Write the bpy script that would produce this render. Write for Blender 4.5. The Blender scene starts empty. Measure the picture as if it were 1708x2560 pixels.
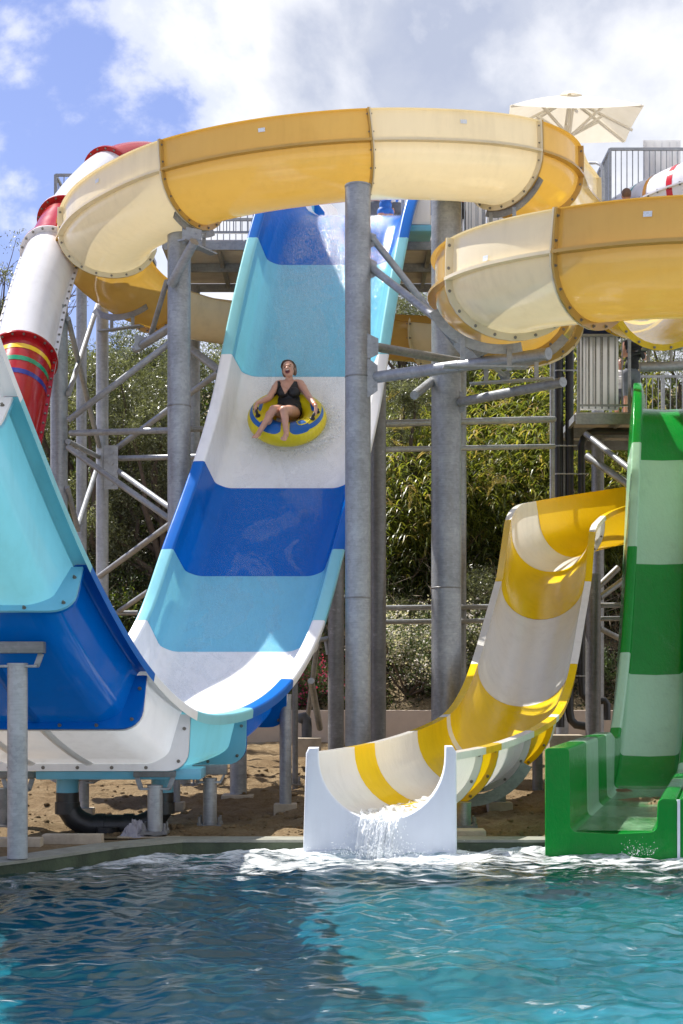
import bpy, bmesh, math, random
import numpy as np
from mathutils import Vector, Matrix

# ------------------------------------------------------------------ camera, sky, sun, exposure
SC = bpy.context.scene
COL = SC.collection
F, CZ, HX, HY = 3700.0, 1.55, 854.0, 1725.0      # focal length in photo pixels, eye height, principal column, horizon row

cam = bpy.data.cameras.new('camera')
cam.sensor_width = 36.0
cam.sensor_fit = 'AUTO'
cam.lens = 36.0 * F / 2560.0
cam.shift_y = (HY - 1280.0) / 2560.0
cam.clip_start, cam.clip_end = 0.1, 3000.0
cam_o = bpy.data.objects.new('camera', cam)
cam_o.location = (0, 0, CZ)
cam_o.rotation_euler = (math.radians(90), 0, 0)
COL.objects.link(cam_o)
SC.camera = cam_o

SUN_DIR = Vector((-0.43, 0.31, 0.85)).normalized()    # towards the sun: behind the slides, high, to the left
sun = bpy.data.lights.new('sun', 'SUN')
sun.energy = 3.8
sun.angle = math.radians(0.53)
sun.color = (1.0, 0.95, 0.88)
sun_o = bpy.data.objects.new('sun', sun)
sun_o.rotation_euler = (-SUN_DIR).to_track_quat('-Z', 'Y').to_euler()
sun_o.location = (0, 0, 30)
COL.objects.link(sun_o)

SC.view_settings.view_transform = 'Standard'
SC.view_settings.look = 'None'
SC.view_settings.gamma = 1.0
SC.view_settings.use_curve_mapping = False
SC.view_settings.exposure = 1.24
SC.cycles.use_denoising = True
SC.cycles.max_bounces = 10
SC.cycles.transmission_bounces = 6
SC.cycles.transparent_max_bounces = 8
SC.cycles.sample_clamp_indirect = 6.0
SC.cycles.caustics_reflective = False
SC.cycles.caustics_refractive = False


def nd(nt, typ, **kw):
    n = nt.nodes.new(typ)
    ins = kw.pop('ins', {})
    for k, v in kw.items():
        setattr(n, k, v)
    for k, v in ins.items():
        n.inputs[k].default_value = v
    return n


def mth(nt, op, a, b=None, c=None, clamp=False):
    n = nd(nt, 'ShaderNodeMath', operation=op, use_clamp=clamp)
    for i, x in enumerate((a, b, c)):
        if x is None:
            continue
        if hasattr(x, 'is_linked'):
            nt.links.new(x, n.inputs[i])
        else:
            n.inputs[i].default_value = x
    return n.outputs[0]


def ramp(nt, fac, stops, interp='LINEAR'):
    r = nd(nt, 'ShaderNodeValToRGB')
    r.color_ramp.interpolation = interp
    els = r.color_ramp.elements
    while len(els) < len(stops):
        els.new(0.5)
    for e, (p, c) in zip(els, stops):
        e.position = p
        e.color = tuple(c) + (1,) if len(c) == 3 else c
    nt.links.new(fac, r.inputs[0])
    return r.outputs[0]


def mixc(nt, fac, a, b, mode='MIX'):
    n = nd(nt, 'ShaderNodeMix', data_type='RGBA', blend_type=mode)
    for i, x in ((0, fac), (6, a), (7, b)):
        if hasattr(x, 'is_linked'):
            nt.links.new(x, n.inputs[i])
        elif i == 0:
            n.inputs[0].default_value = x
        else:
            n.inputs[i].default_value = tuple(x) + (1,) if len(x) == 3 else x
    return n.outputs[2]


def build_world():
    w = bpy.data.worlds.new('World')
    SC.world = w
    w.use_nodes = True
    nt = w.node_tree
    nt.nodes.clear()
    L = nt.links.new
    sky = nd(nt, 'ShaderNodeTexSky', sky_type='NISHITA', sun_disc=False)
    sky.sun_elevation = math.asin(SUN_DIR.z)
    sky.sun_rotation = math.atan2(SUN_DIR.x, SUN_DIR.y)
    sky.air_density, sky.dust_density, sky.ozone_density = 1.0, 0.3, 4.0
    tc = nd(nt, 'ShaderNodeTexCoord')
    d = tc.outputs['Generated']
    sep = nd(nt, 'ShaderNodeSeparateXYZ')
    L(d, sep.inputs[0])
    # cumulus field in direction space, one field over the whole sky
    mp = nd(nt, 'ShaderNodeMapping', ins={'Location': (3.42, 0.3, 1.2), 'Scale': (1.0, 0.8, 1.25)})
    L(d, mp.inputs[0])
    n1 = nd(nt, 'ShaderNodeTexNoise', ins={'Scale': 3.6, 'Detail': 9.0, 'Roughness': 0.56, 'Distortion': 0.25})
    n2 = nd(nt, 'ShaderNodeTexNoise', ins={'Scale': 16.0, 'Detail': 8.0, 'Roughness': 0.6})
    n3 = nd(nt, 'ShaderNodeTexNoise', ins={'Scale': 6.0, 'Detail': 7.0, 'Roughness': 0.55, 'Distortion': 0.4})
    for n in (n1, n2, n3):
        L(mp.outputs[0], n.inputs['Vector'])
    bank = mth(nt, 'MULTIPLY_ADD', sep.outputs[0], 1.9, 0.235)      # the bank of cloud lies towards +x
    bank = mth(nt, 'MINIMUM', mth(nt, 'MAXIMUM', bank, -0.075), 0.17)
    c = mth(nt, 'ADD', mth(nt, 'ADD', n1.outputs[0], bank), mth(nt, 'MULTIPLY_ADD', n2.outputs[0], 0.16, -0.08))
    cover = ramp(nt, c, [(0.50, (0, 0, 0)), (0.555, (0.55,) * 3), (0.63, (1, 1, 1))], 'EASE')
    lum = mth(nt, 'ADD', n3.outputs[0], mth(nt, 'MULTIPLY_ADD', n2.outputs[0], 0.35, -0.17))
    thick = ramp(nt, c, [(0.58, (0, 0, 0)), (0.74, (1, 1, 1))])
    shade = ramp(nt, lum, [(0.38, (0.27, 0.30, 0.385)), (0.52, (0.325, 0.35, 0.42)), (0.68, (0.50, 0.51, 0.54))])
    ccol = mixc(nt, thick, (0.62, 0.62, 0.63), shade)
    bg1 = nd(nt, 'ShaderNodeBackground', ins={'Strength': 0.100})
    skyc = mixc(nt, 0.10, sky.outputs[0], (3.4, 4.0, 5.0))          # summer haze
    skyc = mixc(nt, 1.0, skyc, (0.74, 0.63, 0.72), 'MULTIPLY')
    L(skyc, bg1.inputs[0])
    bg2 = nd(nt, 'ShaderNodeBackground', ins={'Strength': 0.84})
    L(ccol, bg2.inputs[0])
    mx = nd(nt, 'ShaderNodeMixShader')
    up = mth(nt, 'MULTIPLY', sep.outputs[2], 14.0, clamp=True)
    L(mth(nt, 'MULTIPLY', cover, up), mx.inputs[0])
    L(bg1.outputs[0], mx.inputs[1])
    L(bg2.outputs[0], mx.inputs[2])
    out = nd(nt, 'ShaderNodeOutputWorld')
    L(mx.outputs[0], out.inputs[0])


build_world()

# ------------------------------------------------------------------ helpers


def P(px, py, Y):
    """World point at depth Y that the survey of the photograph puts at photo pixel (px, py)."""
    return Vector(((px - HX) / F * Y, Y, CZ + (HY - py) / F * Y))


def rng(seed):
    return np.random.default_rng(seed)


def np_mesh(name, v, quads=None, tris=None):
    me = bpy.data.meshes.new(name)
    v = np.asarray(v, dtype=np.float32)
    faces, sizes = [], []
    if quads is not None and len(quads):
        faces.append(np.asarray(quads, dtype=np.int32).ravel())
        sizes.append(np.full(len(quads), 4, dtype=np.int32))
    if tris is not None and len(tris):
        faces.append(np.asarray(tris, dtype=np.int32).ravel())
        sizes.append(np.full(len(tris), 3, dtype=np.int32))
    loops = np.concatenate(faces)
    sizes = np.concatenate(sizes)
    starts = np.concatenate(([0], np.cumsum(sizes)[:-1])).astype(np.int32)
    me.vertices.add(len(v))
    me.vertices.foreach_set('co', v.ravel())
    me.loops.add(len(loops))
    me.loops.foreach_set('vertex_index', loops)
    me.polygons.add(len(sizes))
    me.polygons.foreach_set('loop_start', starts)
    me.update(calc_edges=True)
    me.validate()
    return me


def link(name, me, mat=None, parent=None, smooth=None):
    o = bpy.data.objects.new(name, me)
    COL.objects.link(o)
    if mat is not None:
        mats = mat if isinstance(mat, (list, tuple)) else [mat]
        if len(me.materials) == 0:
            for m in mats:
                me.materials.append(m)
    if smooth is not None and len(me.polygons):
        me.polygons.foreach_set('use_smooth', np.ones(len(me.polygons), dtype=bool))
        if smooth < 180:
            me.set_sharp_from_angle(angle=math.radians(smooth))
    if parent is not None:
        o.parent = parent
        o.matrix_parent_inverse = parent_world(parent).inverted()
    return o


def parent_world(p):
    m = Matrix.Translation(p.location)
    if p.parent is not None:
        m = parent_world(p.parent) @ p.matrix_parent_inverse @ m
    return m


def tag(o, label=None, cat=None, group=None, kind=None):
    if label:
        o['label'] = label
    if cat:
        o['category'] = cat
    if group:
        o['group'] = group
    if kind:
        o['kind'] = kind
    return o


def thing(name, label, cat, loc=(0, 0, 0), group=None):
    o = bpy.data.objects.new(name, None)
    o.empty_display_size = 0.3
    o.location = loc
    COL.objects.link(o)
    return tag(o, label, cat, group)


class MB:
    """collects shapes into one mesh"""

    def __init__(self):
        self.v, self.f, self.mi = [], [], []

    def add(self, vs, fs, mi=0):
        b = len(self.v)
        self.v += [tuple(x) for x in vs]
        self.f += [tuple(b + i for i in f) for f in fs]
        self.mi += [mi] * len(fs)
        return self

    def box(self, lo, hi, mi=0, rot=None, at=None):
        (x0, y0, z0), (x1, y1, z1) = lo, hi
        vs = [Vector(c) for c in ((x0, y0, z0), (x1, y0, z0), (x1, y1, z0), (x0, y1, z0), (x0, y0, z1), (x1, y0, z1), (x1, y1, z1), (x0, y1, z1))]
        if rot is not None:
            vs = [rot @ q for q in vs]
        if at is not None:
            vs = [q + Vector(at) for q in vs]
        return self.add(vs, [(0, 3, 2, 1), (4, 5, 6, 7), (0, 1, 5, 4), (1, 2, 6, 5), (2, 3, 7, 6), (3, 0, 4, 7)], mi)

    def bar(self, a, b, w, h, mi=0):
        """rectangular bar from a to b, w across, h deep"""
        a, b = Vector(a), Vector(b)
        t = (b - a).normalized()
        ref = Vector((0, 0, 1)) if abs(t.z) < 0.9 else Vector((0, 1, 0))
        s = t.cross(ref).normalized()
        n = s.cross(t).normalized()
        vs = []
        for p in (a, b):
            for i, j in ((-1, -1), (1, -1), (1, 1), (-1, 1)):
                vs.append(p + s * (i * w / 2) + n * (j * h / 2))
        return self.add(vs, [(3, 2, 1, 0), (4, 5, 6, 7), (0, 1, 5, 4), (1, 2, 6, 5), (2, 3, 7, 6), (3, 0, 4, 7)], mi)

    def tube(self, pts, r, n=16, caps=True, mi=0):
        pts = [Vector(p) for p in pts]
        rs = r if isinstance(r, (list, tuple)) else [r] * len(pts)
        base = len(self.v)
        side = None
        for i, p in enumerate(pts):
            t = (pts[min(i + 1, len(pts) - 1)] - pts[max(i - 1, 0)]).normalized()
            if side is None:
                ref = Vector((0, 0, 1)) if abs(t.z) < 0.9 else Vector((1, 0, 0))
                side = t.cross(ref).normalized()
            else:
                side = (side - t * side.dot(t)).normalized()
            up = t.cross(side)
            for k in range(n):
                a = 2 * math.pi * k / n
                self.v.append(tuple(p + (side * math.cos(a) + up * math.sin(a)) * rs[i]))
        for i in range(len(pts) - 1):
            for k in range(n):
                a, b = base + i * n + k, base + i * n + (k + 1) % n
                self.f.append((a, b, b + n, a + n))
                self.mi.append(mi)
        if caps:
            self.f.append(tuple(base + k for k in reversed(range(n))))
            self.f.append(tuple(base + (len(pts) - 1) * n + k for k in range(n)))
            self.mi += [mi, mi]
        return self

    def lathe(self, c, prof, n=24, axis=Vector((0, 0, 1)), mi=0):
        """prof: list of (r, h) along axis from c"""
        axis = Vector(axis).normalized()
        ref = Vector((1, 0, 0)) if abs(axis.x) < 0.9 else Vector((0, 1, 0))
        s = axis.cross(ref).normalized()
        u = axis.cross(s)
        base = len(self.v)
        for r, h in prof:
            for k in range(n):
                a = 2 * math.pi * k / n
                self.v.append(tuple(Vector(c) + axis * h + (s * math.cos(a) + u * math.sin(a)) * r))
        for i in range(len(prof) - 1):
            for k in range(n):
                a, b = base + i * n + k, base + i * n + (k + 1) % n
                self.f.append((a, b, b + n, a + n))
                self.mi.append(mi)
        return self

    def ball(self, c, rad, nu=10, nv=7, rot=None, mi=0):
        rx, ry, rz = (rad,) * 3 if not isinstance(rad, (tuple, list)) else rad
        base = len(self.v)
        vs, fs = [], []
        for j in range(nv + 1):
            th = math.pi * j / nv
            for i in range(nu):
                ph = 2 * math.pi * i / nu
                p = Vector((rx * math.sin(th) * math.cos(ph), ry * math.sin(th) * math.sin(ph), rz * math.cos(th)))
                if rot is not None:
                    p = rot @ p
                vs.append(p + Vector(c))
        for j in range(nv):
            for i in range(nu):
                a, b = j * nu + i, j * nu + (i + 1) % nu
                fs.append((a, a + nu, b + nu, b))
        return self.add(vs, fs, mi)

    def build(self, name, mat, parent=None, smooth=None, bevel=0.0):
        me = bpy.data.meshes.new(name)
        me.from_pydata(self.v, [], self.f)
        mats = mat if isinstance(mat, (list, tuple)) else [mat]
        for m in mats:
            me.materials.append(m)
        me.polygons.foreach_set('material_index', self.mi)
        bm = bmesh.new()
        bm.from_mesh(me)
        bmesh.ops.remove_doubles(bm, verts=bm.verts, dist=1e-5)
        bmesh.ops.dissolve_degenerate(bm, edges=bm.edges, dist=1e-6)
        bmesh.ops.recalc_face_normals(bm, faces=bm.faces)
        if bevel > 0:
            es = [e for e in bm.edges if e.is_manifold and e.calc_face_angle(0) > 0.6]
            if es:
                bmesh.ops.bevel(bm, geom=es, offset=bevel, segments=2, affect='EDGES', profile=0.6)
        bm.to_mesh(me)
        bm.free()
        return link(name, me, None, parent, smooth if smooth is not None else (40 if bevel > 0 else None))


def slab(mb_ring, y0, y1, name, mat, parent, bev, lim=0.4):
    """upright slab of an arbitrary outline (x, z), rounded along its front edge"""
    from mathutils.geometry import tessellate_polygon
    n = len(mb_ring)
    tri = tessellate_polygon([[Vector((x, z, 0)) for x, z in mb_ring]])
    mb = MB()
    mb.add([(x, y, z) for y in (y0, y1) for x, z in mb_ring], [tuple(t) for t in tri] + [tuple(n + i for i in reversed(t)) for t in tri] + [(i, (i + 1) % n, n + (i + 1) % n, n + i) for i in range(n)])
    o = mb.build(name, mat, parent)
    bm = bmesh.new()
    bm.from_mesh(o.data)
    es = [e for e in bm.edges if e.is_manifold and e.calc_face_angle(0) > lim and max(v.co.y for v in e.verts) < y0 + 0.001]
    bmesh.ops.bevel(bm, geom=es, offset=bev, segments=3, affect='EDGES', profile=0.5, clamp_overlap=True)
    bm.to_mesh(o.data)
    bm.free()
    o.data.polygons.foreach_set('use_smooth', np.ones(len(o.data.polygons), dtype=bool))
    o.data.set_sharp_from_angle(angle=math.radians(50))
    return o


# --- paths and sweeps


def catmull(pts, step=0.06):
    p = np.asarray(pts, dtype=float)
    ext = np.vstack([2 * p[0] - p[1], p, 2 * p[-1] - p[-2]])
    out = []
    for i in range(1, len(ext) - 2):
        p0, p1, p2, p3 = ext[i - 1], ext[i], ext[i + 1], ext[i + 2]
        n = max(2, int(np.linalg.norm(p2[:3] - p1[:3]) / step))
        # centripetal
        def tj(ti, a, b):
            return ti + max(1e-6, np.linalg.norm(b[:3] - a[:3])) ** 0.5
        t0 = 0.0
        t1 = tj(t0, p0, p1)
        t2 = tj(t1, p1, p2)
        t3 = tj(t2, p2, p3)
        for t in np.linspace(t1, t2, n, endpoint=False):
            a1 = (t1 - t) / (t1 - t0) * p0 + (t - t0) / (t1 - t0) * p1
            a2 = (t2 - t) / (t2 - t1) * p1 + (t - t1) / (t2 - t1) * p2
            a3 = (t3 - t) / (t3 - t2) * p2 + (t - t2) / (t3 - t2) * p3
            b1 = (t2 - t) / (t2 - t0) * a1 + (t - t0) / (t2 - t0) * a2
            b2 = (t3 - t) / (t3 - t1) * a2 + (t - t1) / (t3 - t1) * a3
            out.append((t2 - t) / (t2 - t1) * b1 + (t - t1) / (t2 - t1) * b2)
    out.append(p[-1])
    return np.array(out)


class Path:
    """dense centre line; lateral either fixed (e.g. world x) or from the plan heading"""

    def __init__(self, pts, lateral=None, smooth=0, dense=False, nvec=None):
        q = np.asarray(pts, float) if dense else catmull(pts)
        for _ in range(smooth):
            q[1:-1] = 0.25 * q[:-2] + 0.5 * q[1:-1] + 0.25 * q[2:]
        self.p = q[:, :3]
        seg = np.linalg.norm(np.diff(self.p, axis=0), axis=1)
        self.s = np.concatenate(([0], np.cumsum(seg)))
        self.len = self.s[-1]
        t = np.gradient(self.p, self.s, axis=0)
        t /= np.linalg.norm(t, axis=1)[:, None]
        self.t = t
        if lateral is not None:
            L = np.tile(np.asarray(lateral, float), (len(t), 1))
            pl = t - (t * L).sum(1)[:, None] * L
        else:
            L = np.stack([t[:, 1], -t[:, 0], np.zeros(len(t))], 1)      # right of heading
            L /= np.linalg.norm(L, axis=1)[:, None]
            pl = t
        N = np.cross(L, pl)
        N /= np.linalg.norm(N, axis=1)[:, None]
        if lateral is not None:
            N[N[:, 2] < 0] *= -1
        self.L, self.N = L, N

    def at(self, s):
        f = lambda a: np.array([np.interp(s, self.s, a[:, k]) for k in range(3)])
        return f(self.p), f(self.L), f(self.N), f(self.t)

    def s_where(self, axis, val):
        a = self.p[:, axis]
        k = int(np.argmin(np.abs(a - val)))
        return self.s[k]

    def s_near(self, q):
        k = int(np.argmin(((self.p - np.asarray(q)) ** 2).sum(1)))
        return self.s[k]

    def s_px(self, u, v, row=None, col=None, lo=None, hi=None):
        """arc length where the point (u, v) of the section projects on a photo row / column"""
        q = self.p + self.L * u + self.N * v
        py = HY - (q[:, 2] - CZ) / q[:, 1] * F
        px = HX + q[:, 0] / q[:, 1] * F
        e = np.abs(py - row) if row is not None else np.abs(px - col)
        if lo is not None:
            e = np.where((self.s < lo) | (self.s > hi), 1e9, e)
        return self.s[int(np.argmin(e))]


def fillet(pts, radii, seg=6):
    out = []
    n = len(pts)
    for i, p in enumerate(pts):
        r = radii[i]
        if r <= 0 or i in (0, n - 1):
            out.append(p)
            continue
        a, b = np.array(pts[i - 1]) - p, np.array(pts[i + 1]) - p
        la, lb = np.linalg.norm(a), np.linalg.norm(b)
        a, b = a / la, b / lb
        ang = math.acos(max(-1, min(1, float(a @ b))))
        d = min(r / math.tan(ang / 2), 0.49 * la if i > 1 else 0.98 * la, 0.49 * lb if i < n - 2 else 0.98 * lb)
        rr = d * math.tan(ang / 2)
        c = np.array(p) + (a + b) / np.linalg.norm(a + b) * (rr / math.sin(ang / 2))
        p0, p1 = np.array(p) + a * d - c, np.array(p) + b * d - c
        a0, a1 = math.atan2(p0[1], p0[0]), math.atan2(p1[1], p1[0])
        da = (a1 - a0 + math.pi) % (2 * math.pi) - math.pi
        for k in range(seg + 1):
            t = a0 + da * k / seg
            out.append((c[0] + rr * math.cos(t), c[1] + rr * math.sin(t)))
    return [tuple(map(float, q)) for q in out]


def offset2(pts, d):
    q = np.asarray(pts, float)
    t = np.gradient(q, axis=0)
    t /= np.maximum(1e-9, np.linalg.norm(t, axis=1))[:, None]
    return q + np.stack([t[:, 1], -t[:, 0]], 1) * d


def sweep(path, s0, s1, prof, name, mat, parent, closed=False, ds=0.1, smooth=50, caps=False):
    """prof: list of (u, v) or function s -> list"""
    fn = prof if callable(prof) else (lambda s: prof)
    n = max(2, int(abs(s1 - s0) / ds) + 1)
    V, m = [], None
    for s in np.linspace(s0, s1, n):
        p, L, N, t = path.at(s)
        q = np.asarray(fn(s))
        m = len(q)
        V.append(p + q[:, :1] * L + q[:, 1:2] * N)
    V = np.concatenate(V)
    cols = m if closed else m - 1
    i, k = np.meshgrid(np.arange(n - 1), np.arange(cols), indexing='ij')
    a = i * m + k
    b = i * m + (k + 1) % m
    Q = np.stack([a, b, b + m, a + m], -1).reshape(-1, 4)
    me = np_mesh(name, V, Q)
    if caps and closed:
        bm = bmesh.new()
        bm.from_mesh(me)
        bm.verts.ensure_lookup_table()
        bm.faces.new([bm.verts[k] for k in range(m)][::-1])
        bm.faces.new([bm.verts[(n - 1) * m + k] for k in range(m)])
        bmesh.ops.recalc_face_normals(bm, faces=bm.faces)
        bm.to_mesh(me)
        bm.free()
    return link(name, me, mat, parent, smooth)


def resample(q, n):
    q = np.asarray(q, float)
    c = np.concatenate(([0], np.cumsum(np.linalg.norm(np.diff(q, axis=0), axis=1))))
    t = np.linspace(0, c[-1], n)
    return np.stack([np.interp(t, c, q[:, 0]), np.interp(t, c, q[:, 1])], 1)


def flange(path, s, prof, d0, d1, th, name, mat, parent, side, outline=None):
    """raised joint flange round the outside of a panel end; side -1 before s, +1 after"""
    fn = prof if callable(prof) else (lambda s: prof)
    V = []
    for ss in (s + side * 0.0015, s + side * th):
        p, L, N, t = path.at(ss)
        for d in (d0, d1):
            q = offset2(fn(ss), d)
            if outline is not None:
                q = resample(q if d == d0 else outline, 60)
            V.append(p + q[:, :1] * L + q[:, 1:2] * N)
    m = len(V[0])
    V = np.concatenate(V)
    order = (0, 1, 3, 2)
    Q = []
    for e in range(4):
        a0, b0 = order[e] * m, order[(e + 1) % 4] * m
        for k in range(m - 1):
            Q.append((a0 + k, a0 + k + 1, b0 + k + 1, b0 + k))
    Q.append((0, m, 3 * m, 2 * m))
    Q.append((m - 1, 2 * m - 1, 4 * m - 1, 3 * m - 1))
    return link(name, np_mesh(name, V, Q), mat, parent, 35)


def bolts_on(mb, path, s, prof, d, spacing, r=0.017, side=0, th=0.014):
    fn = prof if callable(prof) else (lambda s: prof)
    q = offset2(fn(s), d)
    seg = np.linalg.norm(np.diff(q, axis=0), axis=1)
    cum = np.concatenate(([0], np.cumsum(seg)))
    n = max(2, int(cum[-1] / spacing))
    p, L, N, t = path.at(s)
    t = Vector(t)
    for x in np.linspace(spacing * 0.35, cum[-1] - spacing * 0.35, n):
        u, v = np.interp(x, cum, q[:, 0]), np.interp(x, cum, q[:, 1])
        c = Vector(p + L * u + N * v)
        for sg in (-1, 1):
            mb.lathe(c, [(r, 0), (r, th + 0.006), (r * 0.62, th + 0.008), (r * 0.6, th + 0.022), (0.0005, th + 0.023)], 8, axis=t * sg)
# ------------------------------------------------------------------ materials (procedural)
MATS = {}


def newmat(name):
    m = bpy.data.materials.new(name)
    m.use_nodes = True
    nt = m.node_tree
    nt.nodes.clear()
    out = nd(nt, 'ShaderNodeOutputMaterial')
    MATS[name] = m
    return m, nt, out


def noise(nt, scale, detail=5, rough=0.55, vec=None, dist=0.0, coord='Object'):
    n = nd(nt, 'ShaderNodeTexNoise', ins={'Scale': scale, 'Detail': detail, 'Roughness': rough, 'Distortion': dist})
    if vec is None:
        tc = nd(nt, 'ShaderNodeTexCoord')
        vec = tc.outputs[coord]
    nt.links.new(vec, n.inputs['Vector'])
    return n.outputs[0]


def mapped(nt, scale, coord='Object', rot=(0, 0, 0)):
    tc = nd(nt, 'ShaderNodeTexCoord')
    mp = nd(nt, 'ShaderNodeMapping', ins={'Scale': scale, 'Rotation': rot})
    nt.links.new(tc.outputs[coord], mp.inputs[0])
    return mp.outputs[0]


def principled(nt, **kw):
    p = nd(nt, 'ShaderNodeBsdfPrincipled')
    for k, v in kw.items():
        k = k.replace('_', ' ')
        if hasattr(v, 'is_linked'):
            nt.links.new(v, p.inputs[k])
        elif k in ('Base Color', 'Specular Tint', 'Emission Color') and len(v) == 3:
            p.inputs[k].default_value = tuple(v) + (1,)
        else:
            p.inputs[k].default_value = v
    return p


def bump(nt, h, strength=0.3, dist=0.02):
    b = nd(nt, 'ShaderNodeBump', ins={'Strength': strength, 'Distance': dist})
    nt.links.new(h, b.inputs['Height'])
    return b.outputs[0]


def sc(c, k):
    return tuple(min(1.0, x * k) for x in c)


def gelcoat(name, col, trans=0.0, rough=0.16, wet=0.0, streak=0.35, tcol=None, grime=1.0, wetscale=1.0):
    """glossy glass-fibre gel coat, slightly translucent; wet > 0 adds a running film of water"""
    m, nt, out = newmat(name)
    v1 = noise(nt, 1.3, 6, 0.6)
    v2 = noise(nt, 9.0, 4, 0.6, vec=mapped(nt, (1.0, 1.0, 0.12)))
    f = mth(nt, 'ADD', mth(nt, 'MULTIPLY', v1, 0.6), mth(nt, 'MULTIPLY', v2, 0.4))
    dirt = ramp(nt, f, [(0.30, sc(col, 0.86)), (0.48, col), (0.70, sc(col, 1.06))])
    g = ramp(nt, noise(nt, 3.1, 8, 0.7), [(0.56, (0, 0, 0)), (0.74, (1, 1, 1))])
    base = mixc(nt, mth(nt, 'MULTIPLY', g, 0.13 * grime), dirt, (0.22, 0.19, 0.14))
    r = mth(nt, 'MULTIPLY_ADD', noise(nt, 6.0, 6, 0.65), 0.16, rough - 0.06)
    h = noise(nt, 1.9, 3, 0.5)
    nrm = bump(nt, h, 0.12, 0.05)
    if wet > 0:
        tcn = mapped(nt, (6.5 * wetscale, 2.4 * wetscale, 2.4 * wetscale))
        w = noise(nt, 3.0, 6, 0.62, vec=tcn, dist=0.5)
        w2 = noise(nt, 20.0, 3, 0.6)
        hh = mth(nt, 'ADD', w, mth(nt, 'MULTIPLY', w2, 0.35))
        b = nd(nt, 'ShaderNodeBump', ins={'Strength': 0.55 * wet, 'Distance': 0.03})
        nt.links.new(hh, b.inputs['Height'])
        nt.links.new(nrm, b.inputs['Normal'])
        nrm = b.outputs[0]
        r = mth(nt, 'MULTIPLY_ADD', noise(nt, 6.0, 4, 0.6), 0.10, 0.06)
        # thin streaks of aerated water running down the face
        fl = noise(nt, 1.15, 8, 0.66, vec=mapped(nt, (1.5, 0.9, 0.9)), dist=0.8)
        foam = ramp(nt, fl, [(0.60, (0, 0, 0)), (0.68, (0.5,) * 3), (0.80, (1, 1, 1))])
        foam = mth(nt, 'MULTIPLY', foam, mth(nt, 'MULTIPLY_ADD', noise(nt, 30.0, 4, 0.7), 1.6, -0.45, clamp=True))
        base = mixc(nt, mth(nt, 'MULTIPLY', foam, 0.22 * wet), base, (0.72, 0.80, 0.84))
    p = principled(nt, Base_Color=base, Roughness=r, IOR=1.45, Normal=nrm, Coat_Weight=0.0 if wet else 0.12, Coat_Roughness=0.05)
    p.inputs['Specular IOR Level'].default_value = (0.22 if col[0] < 0.01 else 0.34) if wet else (0.3 if col[0] < 0.01 else 0.45)
    sh = p.outputs[0]
    if trans > 0:
        t = nd(nt, 'ShaderNodeBsdfTranslucent')
        tc_ = tcol or col
        t.inputs[0].default_value = tuple(tc_) + (1,)
        nt.links.new(bump(nt, h, 0.05, 0.05), t.inputs['Normal'])
        mx = nd(nt, 'ShaderNodeMixShader', ins={0: trans})
        nt.links.new(sh, mx.inputs[1])
        nt.links.new(t.outputs[0], mx.inputs[2])
        sh = mx.outputs[0]
    nt.links.new(sh, out.inputs[0])
    return m


def plain(name, col, rough=0.6, metal=0.0, var=0.15, scale=6.0, bmp=0.0, bscale=40.0, spec=None):
    m, nt, out = newmat(name)
    f = noise(nt, scale, 6, 0.65)
    c = ramp(nt, f, [(0.3, sc(col, 1 - var)), (0.5, col), (0.7, sc(col, 1 + var))])
    kw = dict(Base_Color=c, Roughness=mth(nt, 'MULTIPLY_ADD', noise(nt, scale * 1.7, 4), 0.25, rough - 0.12, clamp=True), Metallic=metal)
    if bmp:
        kw['Normal'] = bump(nt, noise(nt, bscale, 6, 0.65), bmp, 0.02)
    p = principled(nt, **kw)
    if spec is not None:
        p.inputs['Specular IOR Level'].default_value = spec
    nt.links.new(p.outputs[0], out.inputs[0])
    return m


def galvanised(name, col=(0.27, 0.285, 0.30), k=1.0):
    m, nt, out = newmat(name)
    vor = nd(nt, 'ShaderNodeTexVoronoi', ins={'Scale': 26.0, 'Randomness': 1.0})
    tc = nd(nt, 'ShaderNodeTexCoord')
    nt.links.new(tc.outputs['Object'], vor.inputs['Vector'])
    sp = nd(nt, 'ShaderNodeSeparateColor')
    nt.links.new(vor.outputs['Color'], sp.inputs[0])
    big = noise(nt, 2.2, 7, 0.65)
    ring = noise(nt, 5.0, 5, 0.7, vec=mapped(nt, (1.2, 1.2, 14.0)))
    f = mth(nt, 'ADD', mth(nt, 'MULTIPLY', sp.outputs[0], 0.10), mth(nt, 'ADD', mth(nt, 'MULTIPLY', big, 0.62), mth(nt, 'MULTIPLY', ring, 0.28)))
    c = ramp(nt, f, [(0.30, sc(col, 0.66 * k)), (0.47, sc(col, k)), (0.60, sc(col, 1.28 * k)), (0.74, (0.48, 0.49, 0.50))])
    stain = ramp(nt, noise(nt, 1.1, 8, 0.7, vec=mapped(nt, (2.2, 2.2, 0.45))), [(0.55, (0, 0, 0)), (0.70, (1, 1, 1))])
    c = mixc(nt, mth(nt, 'MULTIPLY', stain, 0.30), c, (0.24, 0.215, 0.18))
    p = principled(nt, Base_Color=c, Metallic=0.35, Roughness=mth(nt, 'MULTIPLY_ADD', big, 0.3, 0.30), Normal=bump(nt, ring, 0.10, 0.01))
    nt.links.new(p.outputs[0], out.inputs[0])
    return m


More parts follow.
